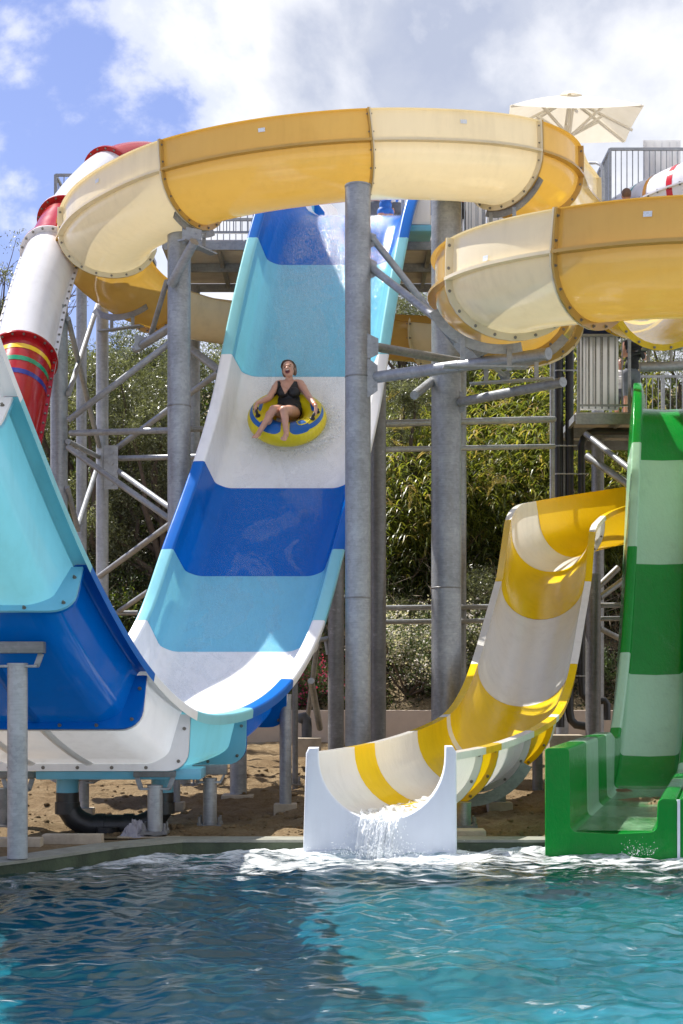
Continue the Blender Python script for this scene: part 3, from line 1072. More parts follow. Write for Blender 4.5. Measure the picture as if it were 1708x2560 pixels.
def build_flume():
    rim = [(1494, 452, 23.2), (1480, 430, 22.3), (1457, 405, 21.4), (1432, 340, 20.1), (1323, 294, 19.4), (1180, 278, 19.1), (1050, 273, 18.9), (915, 273, 18.7), (653, 297, 18.77), (415, 347, 19.25),
           (329, 380, 19.6), (245, 426, 20.2), (191, 462, 20.75), (162, 503, 21.3), (149, 540, 21.9), (146, 580, 22.55)]
    rw = [P(*a) for a in rim]
    rp = catmull([tuple(a) for a in rw])
    for _ in range(60):
        rp[1:-1] = 0.25 * rp[:-2] + 0.5 * rp[1:-1] + 0.25 * rp[2:]
    tt = np.gradient(rp[:, :2], axis=0)
    tt /= np.linalg.norm(tt, axis=1)[:, None]
    out = np.stack([-tt[:, 1], tt[:, 0]], 1)            # rider's left = outside of this bend
    cen = rp.copy()
    cen[:, :2] -= out * WF
    cen[:, 2] -= HF + EX
    n1 = len(cen)
    last = cen[-1]
    rest = [tuple(last), (-3.28, 23.45, 7.42), (-2.55, 24.2, 7.33), (-1.5, 24.5, 7.23), (0.0, 24.5, 7.10), (1.25, 24.3, 6.94), (2.15, 23.6, 6.75), (2.62, 22.5, 6.52),
            (2.70, 21.2, 6.25), (2.48, 19.6, 5.90), (2.18, 18.0, 5.58), (1.83, 16.9, 5.42), (1.66, 15.9, 5.30), (1.84, 14.9, 5.18), (2.42, 14.15, 5.08), (3.25, 13.72, 5.02), (4.3, 13.6, 4.92), (5.4, 13.9, 4.80)]
    c2 = catmull(rest)
    allp = np.vstack([cen[:-1], c2])
    for _ in range(40):
        allp[1:-1] = 0.25 * allp[:-2] + 0.5 * allp[1:-1] + 0.25 * allp[2:]
    path = Path(allp, dense=True)
    s_sw0 = path.s_near((2.66, 22.3, 6.3))
    s_sw1 = path.s_near((2.40, 19.4, 5.7))

    def prof(s):
        k = min(1, max(0, (s - s_sw0) / (s_sw1 - s_sw0)))
        eL, eR = EX * (1 - k), EX * k
        q = [(-WF - 0.05, HF + eL), (-WF, HF + eL + 0.004), (-WF - 0.004, HF + eL * 0.5), (-WF, HF)]
        for i in range(1, 16):
            a = math.pi + math.pi * i / 16
            q.append((WF * math.cos(a) * (1.0), HF + HF * math.sin(a)))
        q += [(WF, HF), (WF + 0.004, HF + eR * 0.5), (WF, HF + eR + 0.004), (WF + 0.05, HF + eR)]
        return q

    def fprof(s):
        return prof(s)[1:-1]
    t = thing('yellow_flume', 'yellow and cream open flume looping in front of the platform and out to the right', 'water slide', (0.2, 18.4, 0.15))
    sN = lambda px, py, Y: path.s_near(np.array(P(px, py, Y)) - np.array([0, -WF, HF + EX]) * 1.0)
    k1 = path.s[n1 - 1]
    cs = [0.0, path.s_px(-WF, HF, col=1447, lo=0, hi=4), path.s_px(-WF, HF, col=1345, lo=0, hi=5), path.s_px(-WF, HF, col=926, lo=0, hi=10), path.s_px(-WF, HF, col=412, lo=0, hi=12), path.s_px(-WF, HF + EX, row=520, lo=6, hi=k1 + 0.5)]
    s = cs[-1]
    s_end = path.len
    sA = path.s_near((2.40, 19.3, 5.7))
    n = 6
    cs += list(np.linspace(s, path.s_near((1.30, 24.3, 6.74)), 4)[1:])
    s = cs[-1]
    cs += list(np.linspace(s, path.s_near((2.35, 18.9, 5.6)), 4)[1:])
    cs += [path.s_near((2.02, 17.5, 5.3)), path.s_px(WF, HF, col=1128, lo=path.s_near((1.66, 15.6, 5.1)), hi=s_end), path.s_px(WF, HF, col=1398, lo=path.s_near((1.66, 15.7, 5.1)), hi=s_end), s_end]
    # cream at start, then alternating as in the photograph
    cols = ['cream', 'yellow', 'cream', 'yellow', 'cream', 'yellow', 'cream', 'yellow', 'cream', 'yellow', 'cream', 'yellow', 'yellow', 'cream', 'yellow', 'cream']
    mats = [M[c + '_flume'] for c in cols]
    pan = panel_set(t, path, cs, mats, prof, fprof, fd=(0.0, 0.075), th=0.016, bolt_gap=0.21, ds=0.09)
    # horizontal joint rib below the guard wall
    for k in range(len(cs) - 1):
        a, b = cs[k] + 0.004, cs[k + 1] - 0.004
        mid = 0.5 * (a + b)
        for sg in (-1, 1):
            if (sg < 0 and mid > s_sw1) or (sg > 0 and mid < s_sw0):
                continue
            rp_ = [(sg * (WF + 0.002), HF + 0.016), (sg * (WF + 0.085), HF + 0.016), (sg * (WF + 0.085), HF - 0.016), (sg * (WF + 0.002), HF - 0.016)]
            sweep(path, a, b, rp_ if sg > 0 else rp_[::-1], 'rib', mats[k % len(mats)], pan[k], closed=True, ds=0.1, smooth=30, caps=True)
    return path, cs


FLUME_PATH, FLUME_CUTS = build_flume()


# --- serial stickers riveted to the flume (small print, too fine to read)
def build_stickers():
    par = bpy.data.objects['yellow_flume']
    for col, lo, hi, v in ((650, 0, 12, 0.86), (1156, 0, 8, 0.88), (245, 8, 16, 0.86)):
        s = FLUME_PATH.s_px(-WF, HF + 0.2, col=col, lo=lo, hi=hi)
        p, L, N, t = map(Vector, FLUME_PATH.at(s))
        c = p - L * (WF + 0.012) + N * (HF + 0.26)
        mb = MB()
        mb.add([c + t * a + N * b - L * d for d in (0.0, 0.004) for a, b in ((-0.045, -0.025), (0.045, -0.025), (0.045, 0.025), (-0.045, 0.025))],
               [(3, 2, 1, 0), (4, 5, 6, 7), (0, 1, 5, 4), (1, 2, 6, 5), (2, 3, 7, 6), (3, 0, 4, 7)])
        mb.build('sticker', M['sticker'], par)
    for col in (1222, 1628):
        s = FLUME_PATH.s_px(WF, HF + 0.2, col=col, lo=FLUME_PATH.len * 0.75, hi=FLUME_PATH.len)
        p, L, N, t = map(Vector, FLUME_PATH.at(s))
        c = p + L * (WF + 0.012) + N * (HF + (0.08 if col < 1400 else 0.26))
        mb = MB()
        mb.add([c + t * a + N * b + L * d for d in (0.0, 0.004) for a, b in ((-0.04, -0.025), (0.04, -0.025), (0.04, 0.025), (-0.04, 0.025))],
               [(3, 2, 1, 0), (4, 5, 6, 7), (0, 1, 5, 4), (1, 2, 6, 5), (2, 3, 7, 6), (3, 0, 4, 7)])
        mb.build('sticker', M['sticker'], par)


build_stickers()


# --- yellow flume passing behind on the far right, lit from above
def build_far_flume():
    path = Path([(5.4, 27.0, 8.5), (4.85, 24.6, 7.65), (4.35, 22.0, 6.8), (4.2, 20.6, 6.4), (4.18, 19.2, 6.03)], smooth=20)

    def prof(s):
        return [(-0.62 - 0.05, 0.62), (-0.62, 0.63)] + [(0.62 * math.cos(math.pi + math.pi * i / 16), 0.62 + 0.62 * math.sin(math.pi + math.pi * i / 16)) for i in range(1, 16)] + [(0.62, 0.63), (0.67, 0.62)]
    t = thing('yellow_flume', 'bright yellow flume underside beneath the cream flume at the right edge', 'water slide', (4.2, 19.5, 6.1))
    cuts = [0.05, 2.4, 4.6, path.len - 0.05]
    panel_set(t, path, cuts, [M['yellow_runout']], prof, lambda s: prof(s)[1:-1], fd=(0, 0.08), th=0.016, bolt_gap=0.2)
    mb = MB()
    bolts_on(mb, path, cuts[-1], lambda s: prof(s)[1:-1], 0.045, 0.2, th=0.016)
    mb.build('bolts', M['bolt_steel'], t)['kind'] = 'stuff'
    # saddle and carrier pipe below it
    st = MB()
    st.tube([P(1600, 918, 20.0), P(1790, 912, 20.0)], 0.065, 18)
    st.build('carrier_pipe', M['galvanised'], t, 40)
    for px in (1622, 1678):
        mb = MB()
        a = P(px, 905, 20.0)
        mb.bar((a.x, a.y, a.z), (a.x, a.y, a.z + 0.22), 0.03, 0.06)
        mb.build('saddle_leg', M['galvanised'], t)
    mb = MB()
    a = P(1650, 868, 20.0)
    mb.box((a.x - 0.24, a.y - 0.07, a.z - 0.03), (a.x + 0.30, a.y + 0.07, a.z))
    mb.build('saddle_plate', M['galvanised'], t)


build_far_flume()


# --- yellow and white run-out slide that ends at the pool
def build_runout():
    pts = [(0.385, 14.17, 0.30), (0.80, 15.2, 0.32), (1.25, 16.4, 0.38), (1.66, 17.5, 0.48), (1.98, 18.4, 0.62), (2.22, 19.3, 0.88), (2.45, 20.2, 1.30), (2.72, 21.3, 1.92), (3.0, 22.4, 2.58), (3.22, 23.3, 3.12),
           (3.46, 24.2, 3.52), (3.9, 25.0, 3.78), (4.6, 25.5, 4.0), (5.5, 25.75, 4.2), (6.8, 25.85, 4.5)]
    path = Path(pts, smooth=25)
    # lateral stays level with the pool edge on the straight run, then follows the bend
    k = np.clip((path.p[:, 1] - 22.6) / 1.9, 0, 1)[:, None]
    Lx = np.array([1.0, 0, 0])
    La = path.L * k + Lx * (1 - k)
    La /= np.linalg.norm(La, axis=1)[:, None]
    path.L = La
    pl = path.t - (path.t * La).sum(1)[:, None] * La
    N = np.cross(La, pl)
    path.N = N / np.linalg.norm(N, axis=1)[:, None]
    sA, sB = path.s_where(1, 23.0), path.s_where(1, 24.8)
    R = 0.62

    def ext(s):
        k = min(1, max(0, (s - sA) / (sB - sA)))
        return 0.36 * k * k * (3 - 2 * k)

    def prof(s):
        e = ext(s)
        q = [(-R - 0.10, R - 0.04 + e), (-R - 0.10, R + 0.03 + e), (-R, R + 0.035 + e), (-R, R + e * 0.5), (-R, R)]
        for i in range(1, 20):
            a = math.pi + math.pi * i / 20
            q.append((R * math.cos(a), R + R * math.sin(a)))
        q += [(R, R), (R, R + 0.035), (R + 0.10, R + 0.03), (R + 0.10, R - 0.04)]
        return q
    t = thing('runout_slide', 'yellow and white striped slide curving down to a white front panel at the pool', 'water slide', (0.9, 15.5, 0.1))
    Ys = [14.17, 15.08, 15.66, 17.05, 18.15, 18.32, 20.25, 22.45, 24.1, 25.02]
    cuts = [path.s_where(1, y) for y in Ys] + [path.s_near((5.35, 25.7, 4.2)), path.len]
    cols = ['white', 'yellow', 'white', 'yellow', 'white', 'yellow', 'white', 'yellow', 'white', 'yellow', 'white']
    panel_set(t, path, cuts, [M[c + '_runout'] for c in cols], prof, lambda s: prof(s)[3:-2], fd=(0.0, 0.07), th=0.016, bolt_gap=0.24, ds=0.07)
    # white front panel with the U cut out of it, standing in the pool
    p0 = P(757, 2125, 14.2)
    p1 = P(1140, 2125, 14.2)
    cx, zb = pts[0][0], pts[0][2]
    yf, yb = 14.02, 14.165
    outer = [(p0.x, -0.25), (p0.x + 0.035, 0.95), (p0.x + 0.06, 1.005)]
    R0, R = R, 0.60
    u = [(cx - R, 1.005)] + [(cx + R * math.cos(math.pi + math.pi * i / 24), zb + 0.62 + 0.605 * math.sin(math.pi + math.pi * i / 24)) for i in range(0, 25)] + [(cx + R, 1.02)]
    outr = [(p1.x - 0.045, 1.02), (p1.x - 0.008, 0.96), (p1.x, -0.25)]
    R = R0
    ring = outer + u + outr
    slab(ring, yf, yb, 'front_panel', M['white_front'], t, 0.022)
    # steel saddle under the trough
    pl = MB()
    for sy, zr in ((16.9, 0.5),):
        s = path.s_where(1, sy)
        p, L, N, tt = path.at(s)
        q = offset2([(0.69 * math.cos(a), 0.62 + 0.69 * math.sin(a)) for a in np.linspace(-1.75, -0.45, 12)], 0.0)
        q2 = offset2(q, 0.13)
        vs = [Vector(p + L * u + N * v) + Vector((0, d, 0)) for d in (-0.03, -0.016) for u, v in list(map(tuple, q)) + list(map(tuple, q2))]
        m = len(q)
        fs = []
        for i in range(m - 1):
            fs += [(i, i + 1, m + i + 1, m + i), (2 * m + i, 3 * m + i, 3 * m + i + 1, 2 * m + i + 1), (i, 2 * m + i, 2 * m + i + 1, i + 1), (m + i, m + i + 1, 3 * m + i + 1, 3 * m + i)]
        pl.add(vs, fs)
    pl.build('saddle_plate', M['galvanised'], t)
    return path


RUN_PATH = build_runout()


# --- green speed slides with the level run-out
def build_green():
    t = thing('speed_slide', 'tall green and pale green striped speed slide with a level run-out into the pool', 'water slide', (3.0, 16, 0.1))
    sk = 0.26
    pts = [(14.0, 0.19), (16.0, 0.19), (18.0, 0.19), (19.3, 0.20), (20.1, 0.40), (20.9, 0.80), (21.8, 1.45), (22.7, 2.35), (23.6, 3.55), (24.5, 5.0), (25.2, 6.05), (25.7, 6.42), (26.3, 6.52), (27.2, 6.53)]
    path = Path([(2.57 + sk * (y - 14), y, z) for y, z in pts], lateral=(1, 0, 0), smooth=40)
    W = 0.41
    sR = path.s_where(1, 19.2)
    sT = path.s_where(1, 20.3)

    def mk(s, mirror=False):
        k = min(1, max(0, (s - sR) / (sT - sR)))
        hl = 0.81 * (1 - k) + 0.46 * k
        hr = 0.33 * (1 - k) + 0.46 * k
        wr = 0.235 * (1 - k) + 0.17 * k
        wl = wr
        ph = fillet([(-W - wl, 0.0), (-W - wl, hl), (-W - 0.012, hl + 0.004), (-W + 0.0, 0.02), (0, 0.0)], [0, 0.03, 0.04, 0.07, 0], 4)
        pr = fillet([(0, 0), (W, 0.02), (W + 0.012, hr + 0.004), (W + 0.188, hr), (W + 0.188, -0.15)], [0, 0.07, 0.05, 0.03, 0], 4)
        ph = ph[:-1] + pr
        if mirror:
            ph = [(-u, v) for u, v in ph][::-1]
        return ph
    rows = [1010, 1155, 1410, 1685, 1893, 1975]
    cuts = [path.len] + [path.s_px(0, 0.0, row=r, lo=path.s_where(1, 19.3), hi=path.len) for r in rows]
    cuts += [path.s_where(1, y) for y in (18.35, 17.2, 15.75, 14.45, 14.0)]
    cols = ['pale_green', 'green', 'pale_green', 'green', 'pale_green', 'green', 'pale_green', 'green', 'pale_green', 'green', 'green']
    pths = [(path, False)]
    p2 = Path([(2.57 + 1.21 + sk * (y - 14), y, z) for y, z in pts], lateral=(1, 0, 0), smooth=40)
    pths.append((p2, True))
    for pa, mir in pths:
        for k, c in enumerate(cols):
            s1, s0 = cuts[k], cuts[k + 1]
            if s1 - s0 < 0.02:
                continue
            sweep(pa, s0, s1, (lambda s, mir=mir: mk(s, mir)), 'panel', M[c + '_gelcoat'], t, ds=0.08)
        # front apron below the floor: closes the section down to the water
        q = mk(0.0, mir)
        p, L, N, _ = pa.at(0.0)
        pt = [(p[0] + u, p[2] + v) for u, v in q]
        x0, x1 = pt[0][0], pt[-1][0]
        ring = [(x0, -0.25)] + pt + [(x1, -0.25)]
        slab(ring, 13.965, 14.003, 'front_apron', M['green_gelcoat'], t, 0.012)
    # sealant line between the two lanes
    p, L, N, _ = path.at(0.0)
    xs = p[0] + W + 0.194
    mb = MB()
    mb.box((xs - 0.007, 13.955, -0.1), (xs + 0.019, 13.99, 0.19 + 0.325))
    mb.build('sealant', M['white_front'], t)
    return path


GREEN_PATH = build_green()


# --- enclosed tube slides
def tube_slide(name, label, axis, rad, cuts, cols, stripes=(), nseg=28):
    path = Path(axis, smooth=20)
    fr_ = lambda c: (path.s_px(0, 0, row=c) if c > 1 else path.s_px(0, 0, col=-c)) / path.len if (c > 1 or c < 0) else c
    cuts = [fr_(c) for c in cuts]
    stripes = [(fr_(a), fr_(a) + (0.008 if a > 1 else b - a), m) for a, b, m in stripes]
    t = thing(name, label, 'water slide', tuple(path.p[len(path.p) // 2]))
    circ = [(rad * math.cos(a), rad * math.sin(a)) for a in np.linspace(-math.pi, math.pi, nseg, endpoint=False)]
    bol = MB()
    for k in range(len(cuts) - 1):
        s0, s1 = cuts[k] * path.len, cuts[k + 1] * path.len
        o = sweep(path, s0 + 0.001, s1 - 0.001, circ, 'panel', M[cols[k]], t, closed=True, ds=0.08)
        for ss, sd in ((s0, 1), (s1, -1)):
            p, L, N, tt = map(Vector, path.at(ss))
            fm = cols[0] if (k == 1 and sd == 1) else cols[k]
            mb = MB()
            ax = tt * sd
            mb.lathe(p, [(rad, 0.0015), (rad + 0.075, 0.0015), (rad + 0.075, 0.028), (rad, 0.03)], 36, axis=ax)
            mb.build('flange', M[fm], o, 40)
            for a in np.linspace(0, 2 * math.pi, 18, endpoint=False):
                bol.lathe(p + (L * math.cos(a) + N * math.sin(a)) * (rad + 0.042), [(0.017, 0.0), (0.017, 0.045), (0.0005, 0.05)], 7, axis=ax)
        # split seam along the tube
        for sg in (-1, 1):
            sweep(path, s0 + 0.03, s1 - 0.03, [(sg * rad, -0.014), (sg * (rad + 0.06), -0.014), (sg * (rad + 0.06), 0.014), (sg * rad, 0.014)][::sg], 'seam_flange', M[cols[k]], o, closed=True, ds=0.12, smooth=30, caps=True)
            for x in np.arange(s0 + 0.12, s1 - 0.06, 0.17):
                p, L, N, tt = map(Vector, path.at(x))
                bol.lathe(p + L * (sg * (rad + 0.035)), [(0.016, -0.03), (0.016, 0.03), (0.0005, 0.034)], 7, axis=N)
                bol.lathe(p + L * (sg * (rad + 0.035)), [(0.016, -0.03), (0.016, 0.03), (0.0005, 0.034)], 7, axis=-N)
    for f0, f1, m in stripes:
        c2 = [(u * (1 + 0.004 / rad), v * (1 + 0.004 / rad)) for u, v in circ]
        sweep(path, f0 * path.len, f1 * path.len, c2, 'stripe', M[m], t, closed=True, ds=0.05)
    b = bol.build('bolts', M['bolt_steel'], t)
    b['kind'] = 'stuff'


tube_slide('tube_slide', 'enclosed red and white tube slide bending down behind the flume at the left', [tuple(P(*a)) for a in
           ((440, 430, 26.6), (365, 414, 25.7), (290, 428, 24.9), (214, 495, 23.9), (152, 590, 22.8), (112, 690, 21.7), (78, 810, 20.9), (52, 930, 20.2), (28, 1060, 19.6), (-10, 1250, 19.0))], 0.40,
           [0.0, -276, 560, 640, 895, 1.0], ['tube_red', 'tube_white', 'tube_red', 'tube_white', 'tube_red'],
           stripes=((918, 0, 'stripe_yellow'), (945, 0, 'stripe_green'), (980, 0, 'stripe_navy')))
tube_slide('tube_slide', 'white tube slide with coloured hoops at the top right edge', [tuple(P(*a)) for a in ((1480, 605, 27.5), (1560, 563, 26.5), (1650, 515, 25.6), (1740, 478, 25.0), (1860, 450, 24.6))], 0.52,
           [0.0, 0.99], ['tube_white'], stripes=((0.50, 0.515, 'stripe_teal'), (0.595, 0.615, 'stripe_orange'), (0.715, 0.74, 'stripe_red')))
# ------------------------------------------------------------------ steelwork, platforms, pipes
def gz(x, y):
    return float(hill_z(np.array([x]), np.array([min(y, WALL_Y - 0.3)]))[0])


def column(label, px, wpx, Y, top, mat='galvanised', base=True, zbot=None, name='support_column', group=None, cat='column'):
    """vertical steel tube; px = photo column of its axis, wpx its width in photo pixels, top a photo row"""
    x = (px - HX) / F * Y
    r = wpx / 2 / F * Y
    z0 = gz(x, Y) if zbot is None else zbot
    z1 = CZ + (HY - top) / F * Y
    t = thing(name, label, cat, (x, Y, z0), group)
    mb = MB()
    mb.lathe((x, Y, z0 - 0.15), [(r, 0), (r, z1 - z0 + 0.15), (r * 1.04, z1 - z0 + 0.151), (r * 1.04, z1 - z0 + 0.17), (r * 0.92, z1 - z0 + 0.172), (r * 0.92, z1 - z0 + 0.10), (0.001, z1 - z0 + 0.10)], 32)
    mb.build('shaft', M[mat], t, 35)
    if z1 - z0 > 4:
        for fz in (0.33, 0.69):
            mb = MB()
            zz = z0 + (z1 - z0) * fz
            mb.lathe((x, Y, zz), [(r * 0.99, -0.012), (r + 0.004, -0.008), (r + 0.006, 0), (r + 0.004, 0.008), (r * 0.99, 0.012)], 32)
            mb.build('weld_seam', M['galvanised_dark'], t, 60)
    if not base and zbot is None:
        mb = MB()
        s = r * 1.9
        mb.box((x - s, Y - s, z0 - 0.2), (x + s, Y + s, z0 + 0.05))
        mb.build('footing', M['concrete'], t, bevel=0.015)
    if base:
        mb = MB()
        s = r * 1.75
        mb.box((x - s, Y - s, z0 + 0.01), (x + s, Y + s, z0 + 0.035))
        for i in (-1, 1):
            for j in (-1, 1):
                mb.lathe((x + i * s * 0.8, Y + j * s * 0.8, z0 + 0.03), [(0.014, 0), (0.014, 0.09), (0.001, 0.092)], 8)
                mb.lathe((x + i * s * 0.8, Y + j * s * 0.8, z0 + 0.034), [(0.026, 0), (0.026, 0.024), (0.014, 0.025)], 6)
        mb.build('base_plate', M['galvanised_dark'], t, 30)
    return t


def brace(parent, a, b, wpx, mat='galvanised', name='brace', ends=True):
    """round tube between two surveyed points, with flattened lug ends"""
    a, b = P(*a), P(*b)
    r = wpx / 2 / F * (a.y + b.y) / 2
    mb = MB()
    t = (b - a).normalized()
    mb.tube([a, b], r, 16)
    o = mb.build(name, M[mat], parent, 35)
    return o


def lug(parent, c, w, h, th=0.02, mat='galvanised', rot=0.0):
    c = P(*c)
    mb = MB()
    m = Matrix.Rotation(rot, 3, 'Y')
    pts = [(-w / 2, -h / 2), (w / 2, -h * 0.28), (w / 2, h * 0.28), (-w / 2, h / 2)]
    vs = [m @ Vector((x, y, z)) + c for y in (-th / 2, th / 2) for x, z in pts]
    mb.add(vs, [(0, 1, 2, 3), (7, 6, 5, 4), (0, 4, 5, 1), (1, 5, 6, 2), (2, 6, 7, 3), (3, 7, 4, 0)])
    for dz in (-h * 0.16, h * 0.16):
        mb.lathe(m @ Vector((w * 0.22, 0, dz)) + c, [(0.02, -th), (0.02, th), (0.001, th + 0.001)], 8, axis=Vector((0, -1, 0)))
    mb.build('lug_plate', M[mat], parent, 30)


# central column with the arms that carry the front loop of the flume
tc_ = column('tall galvanised column in the centre, in front of the blue slide', 895, 64, 18.3, 468)
YC = 18.3
brace(tc_, (930, 945, YC), (1150, 915, 17.2), 30, name='arm')
brace(tc_, (1150, 915, 17.2), (1372, 884, 16.3), 30, name='arm')
brace(tc_, (932, 866, YC + 0.05), (1170, 908, 20.0), 22, 'galvanised')
brace(tc_, (932, 672, YC), (1205, 884, 16.9), 20, 'galvanised')
brace(tc_, (932, 596, YC), (1170, 898, 18.6), 17)
lug(tc_, (928, 672, YC), 0.14, 0.30)
lug(tc_, (929, 600, YC), 0.12, 0.22)
lug(tc_, (930, 866, YC - 0.1), 0.16, 0.34)
lug(tc_, (928, 945, YC - 0.1), 0.16, 0.55)
lug(tc_, (1203, 872, 16.75), 0.15, 0.26, rot=1.2)


def saddle(parent, path, s, legs, sg=1, half=(-2.3, -0.85), off=0.02, plate=0.10, foot=None):
    """curved steel cradle bolted under a flume joint, with short legs down to its carrier"""
    p, L, N, t = map(Vector, path.at(s))
    mb = MB()
    aa = np.linspace(half[0], half[1], 14)
    q = [(WF * math.cos(a), HF + HF * math.sin(a)) for a in aa]
    q1 = offset2(q, 0.06)
    q2 = offset2(q, 0.06 + plate)
    m = len(q)
    vs = [p + L * u + N * v + t * d for d in (off, off + 0.014) for u, v in list(map(tuple, q1)) + list(map(tuple, q2))]
    fs = []
    for i in range(m - 1):
        fs += [(i, i + 1, m + i + 1, m + i), (2 * m + i, 3 * m + i, 3 * m + i + 1, 2 * m + i + 1), (i, 2 * m + i, 2 * m + i + 1, i + 1), (m + i, m + i + 1, 3 * m + i + 1, 3 * m + i)]
    mb.add(vs, fs)
    mb.build('saddle', M['galvanised'], parent)
    for u in legs:
        v = HF - HF * math.sqrt(max(0.01, 1 - (u / WF) ** 2)) - 0.10
        a = p + L * u + N * v + t * (off + 0.02)
        b = a + Vector((0, 0, -0.24))
        mb = MB()
        mb.bar(a, b, 0.05, 0.03)
        mb.build('saddle_leg', M['galvanised'], parent)
    if len(legs) > 1:
        vv = -0.30
        a = p + L * (legs[0] - 0.2) + N * vv + t * (off + 0.02)
        b = p + L * (legs[-1] + 0.2) + N * vv + t * (off + 0.02)
        mb = MB()
        mb.bar(a, b, 0.12, 0.02)
        mb.build('saddle_bar', M['galvanised'], parent)


FL = bpy.data.objects['yellow_flume']
saddle(FL, FLUME_PATH, FLUME_CUTS[2], (-0.15, 0.3), half=(-2.6, -1.0), off=-0.05)
saddle(FL, FLUME_PATH, FLUME_CUTS[4], (-0.1, 0.25), half=(-2.2, -0.9), off=0.03)
saddle(FL, FLUME_PATH, FLUME_CUTS[5] + 1.45, (-0.2, 0.2), half=(-2.4, -0.9), off=0.03)
sL = FLUME_PATH.s_near((1.66, 15.7, 5.1))
saddle(FL, FLUME_PATH, sL, (-0.1, 0.4), half=(-1.9, -0.35), off=-0.04)
saddle(FL, FLUME_PATH, FLUME_PATH.s_near((2.02, 17.5, 5.3)), (-0.3, 0.3), half=(-2.6, -0.5), off=0.03)

# right-hand big column and its lower arm
tr = column('thickest galvanised column, right of centre behind the yellow run-out', 1116, 75, 20.5, 470)
brace(tr, (1148, 1006, 20.4), (1408, 955, 18.6), 24, name='arm')
brace(tr, (1080, 953, 20.5), (1036, 988, 19.7), 22, name='arm')
brace(tr, (1215, 900, 18.4), (1262, 940, 19.4), 11)
lug(tr, (1146, 1006, 20.4), 0.18, 0.42)
lug(tr, (1262, 940, 19.4), 0.12, 0.18, rot=1.2)

# left column carrying the left end of the flume
tl = column('galvanised column left of the blue slide, under the left bend of the flume', 448, 58, 20.3, 590)
brace(tl, (486, 604, 19.6), (428, 712, 20.1), 24)
brace(tl, (417, 704, 20.2), (378, 836, 21.4), 13)
brace(tl, (341, 872, 21.9), (432, 815, 20.3), 22, name='arm')
lug(tl, (480, 588, 19.7), 0.26, 0.24)
lug(tl, (352, 856, 21.6), 0.18, 0.25)

# braced frame at the left
fr = thing('braced_frame', 'braced galvanised tube frame standing at the left before the olive trees', 'steel frame', (-4.0, 21.5, 0.2))
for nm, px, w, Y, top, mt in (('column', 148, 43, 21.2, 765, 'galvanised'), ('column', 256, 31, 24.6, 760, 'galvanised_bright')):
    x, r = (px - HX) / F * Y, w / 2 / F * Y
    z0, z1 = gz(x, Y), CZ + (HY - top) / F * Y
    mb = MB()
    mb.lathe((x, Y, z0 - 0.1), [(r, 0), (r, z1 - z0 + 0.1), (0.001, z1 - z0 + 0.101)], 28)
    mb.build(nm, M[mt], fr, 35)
A, B, C = 21.1, 24.5, 20.35
for a, b, w in (((172, 1050, A), (430, 853, C), 16), ((176, 1083, A), (440, 1075, C), 16), ((295, 1118, B), (545, 932, 23.0), 15), ((170, 1104, A), (246, 1142, B), 13), ((170, 1118, A), (430, 1302, C), 16),
                ((288, 1172, B), (440, 1280, 22.0), 14), ((296, 1146, B), (520, 1141, 23.5), 14), ((440, 1300, 22.0), (250, 1440, B), 15), ((195, 1316, A + 0.6), (243, 1170, B), 13), ((170, 796, A), (248, 1116, B), 13),
                ((172, 985, A), (247, 755, B), 13), ((168, 1218, A), (196, 1326, A + 0.6), 13), ((298, 1528, B), (372, 1478, 23.5), 13), ((250, 1533, B), (345, 1532, B), 12), ((478, 873, 23.5), (560, 935, 23.0), 20), ((440, 1074, C), (505, 1072, 21.0), 14)):
    brace(fr, a, b, w, 'galvanised')
c = P(280, 1150, 24.3)
mb = MB()
mb.box((c.x - 0.13, c.y - 0.01, c.z - 0.48), (c.x + 0.10, c.y + 0.01, c.z + 0.24))
for dz in (-0.4, -0.06, 0.12):
    mb.lathe((c.x, c.y, c.z + dz), [(0.03, 0), (0.03, 0.03), (0.001, 0.031)], 8, axis=Vector((0, -1, 0)))
mb.build('gusset_plate', M['galvanised_bright'], fr)

# frame behind, centre and right: dark columns, level tubes and pipe posts
bf = thing('braced_frame', 'galvanised frame of columns and level tubes behind the centre and right columns', 'steel frame', (1.5, 24.0, 0.35))
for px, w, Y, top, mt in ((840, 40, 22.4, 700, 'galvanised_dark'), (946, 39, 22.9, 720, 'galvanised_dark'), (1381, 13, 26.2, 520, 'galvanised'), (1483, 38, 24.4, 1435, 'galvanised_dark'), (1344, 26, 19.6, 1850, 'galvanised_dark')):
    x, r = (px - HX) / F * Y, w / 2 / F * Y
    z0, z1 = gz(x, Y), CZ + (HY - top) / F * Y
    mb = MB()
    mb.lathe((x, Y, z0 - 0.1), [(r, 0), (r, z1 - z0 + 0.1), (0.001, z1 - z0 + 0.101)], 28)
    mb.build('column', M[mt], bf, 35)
for a, b, w in (((960, 1059, 23.0), (1385, 1048, 26.0), 17), ((960, 1124, 23.1), (1385, 1116, 26.1), 13), ((960, 1520, 24.4), (1300, 1516, 25.2), 13), ((960, 1555, 24.4), (1300, 1551, 25.2), 12), ((1490, 1513, 25.4), (1580, 1513, 25.4), 13), ((1490, 1547, 25.4), (1580, 1546, 25.4), 12),
                ((1498, 1495, 24.6), (1600, 1420, 25.8), 16), ((1498, 1570, 24.6), (1600, 1622, 25.8), 14), ((1465, 1085, 26.2), (1590, 1185, 25.0), 15), ((1468, 1140, 26.3), (1590, 1225, 25.4), 18), ((1462, 1500, 25.6), (1545, 1420, 26.0), 16),
                ((778, 1702, 22.6), (800, 1820, 24.2), 17), ((795, 1600, 22.8), (770, 1790, 24.5), 13), ((816, 1596, 22.5), (822, 1636, 22.5), 14), ((800, 1600, 22.4), (830, 1594, 22.4), 12)):
    brace(bf, a, b, w, 'galvanised')

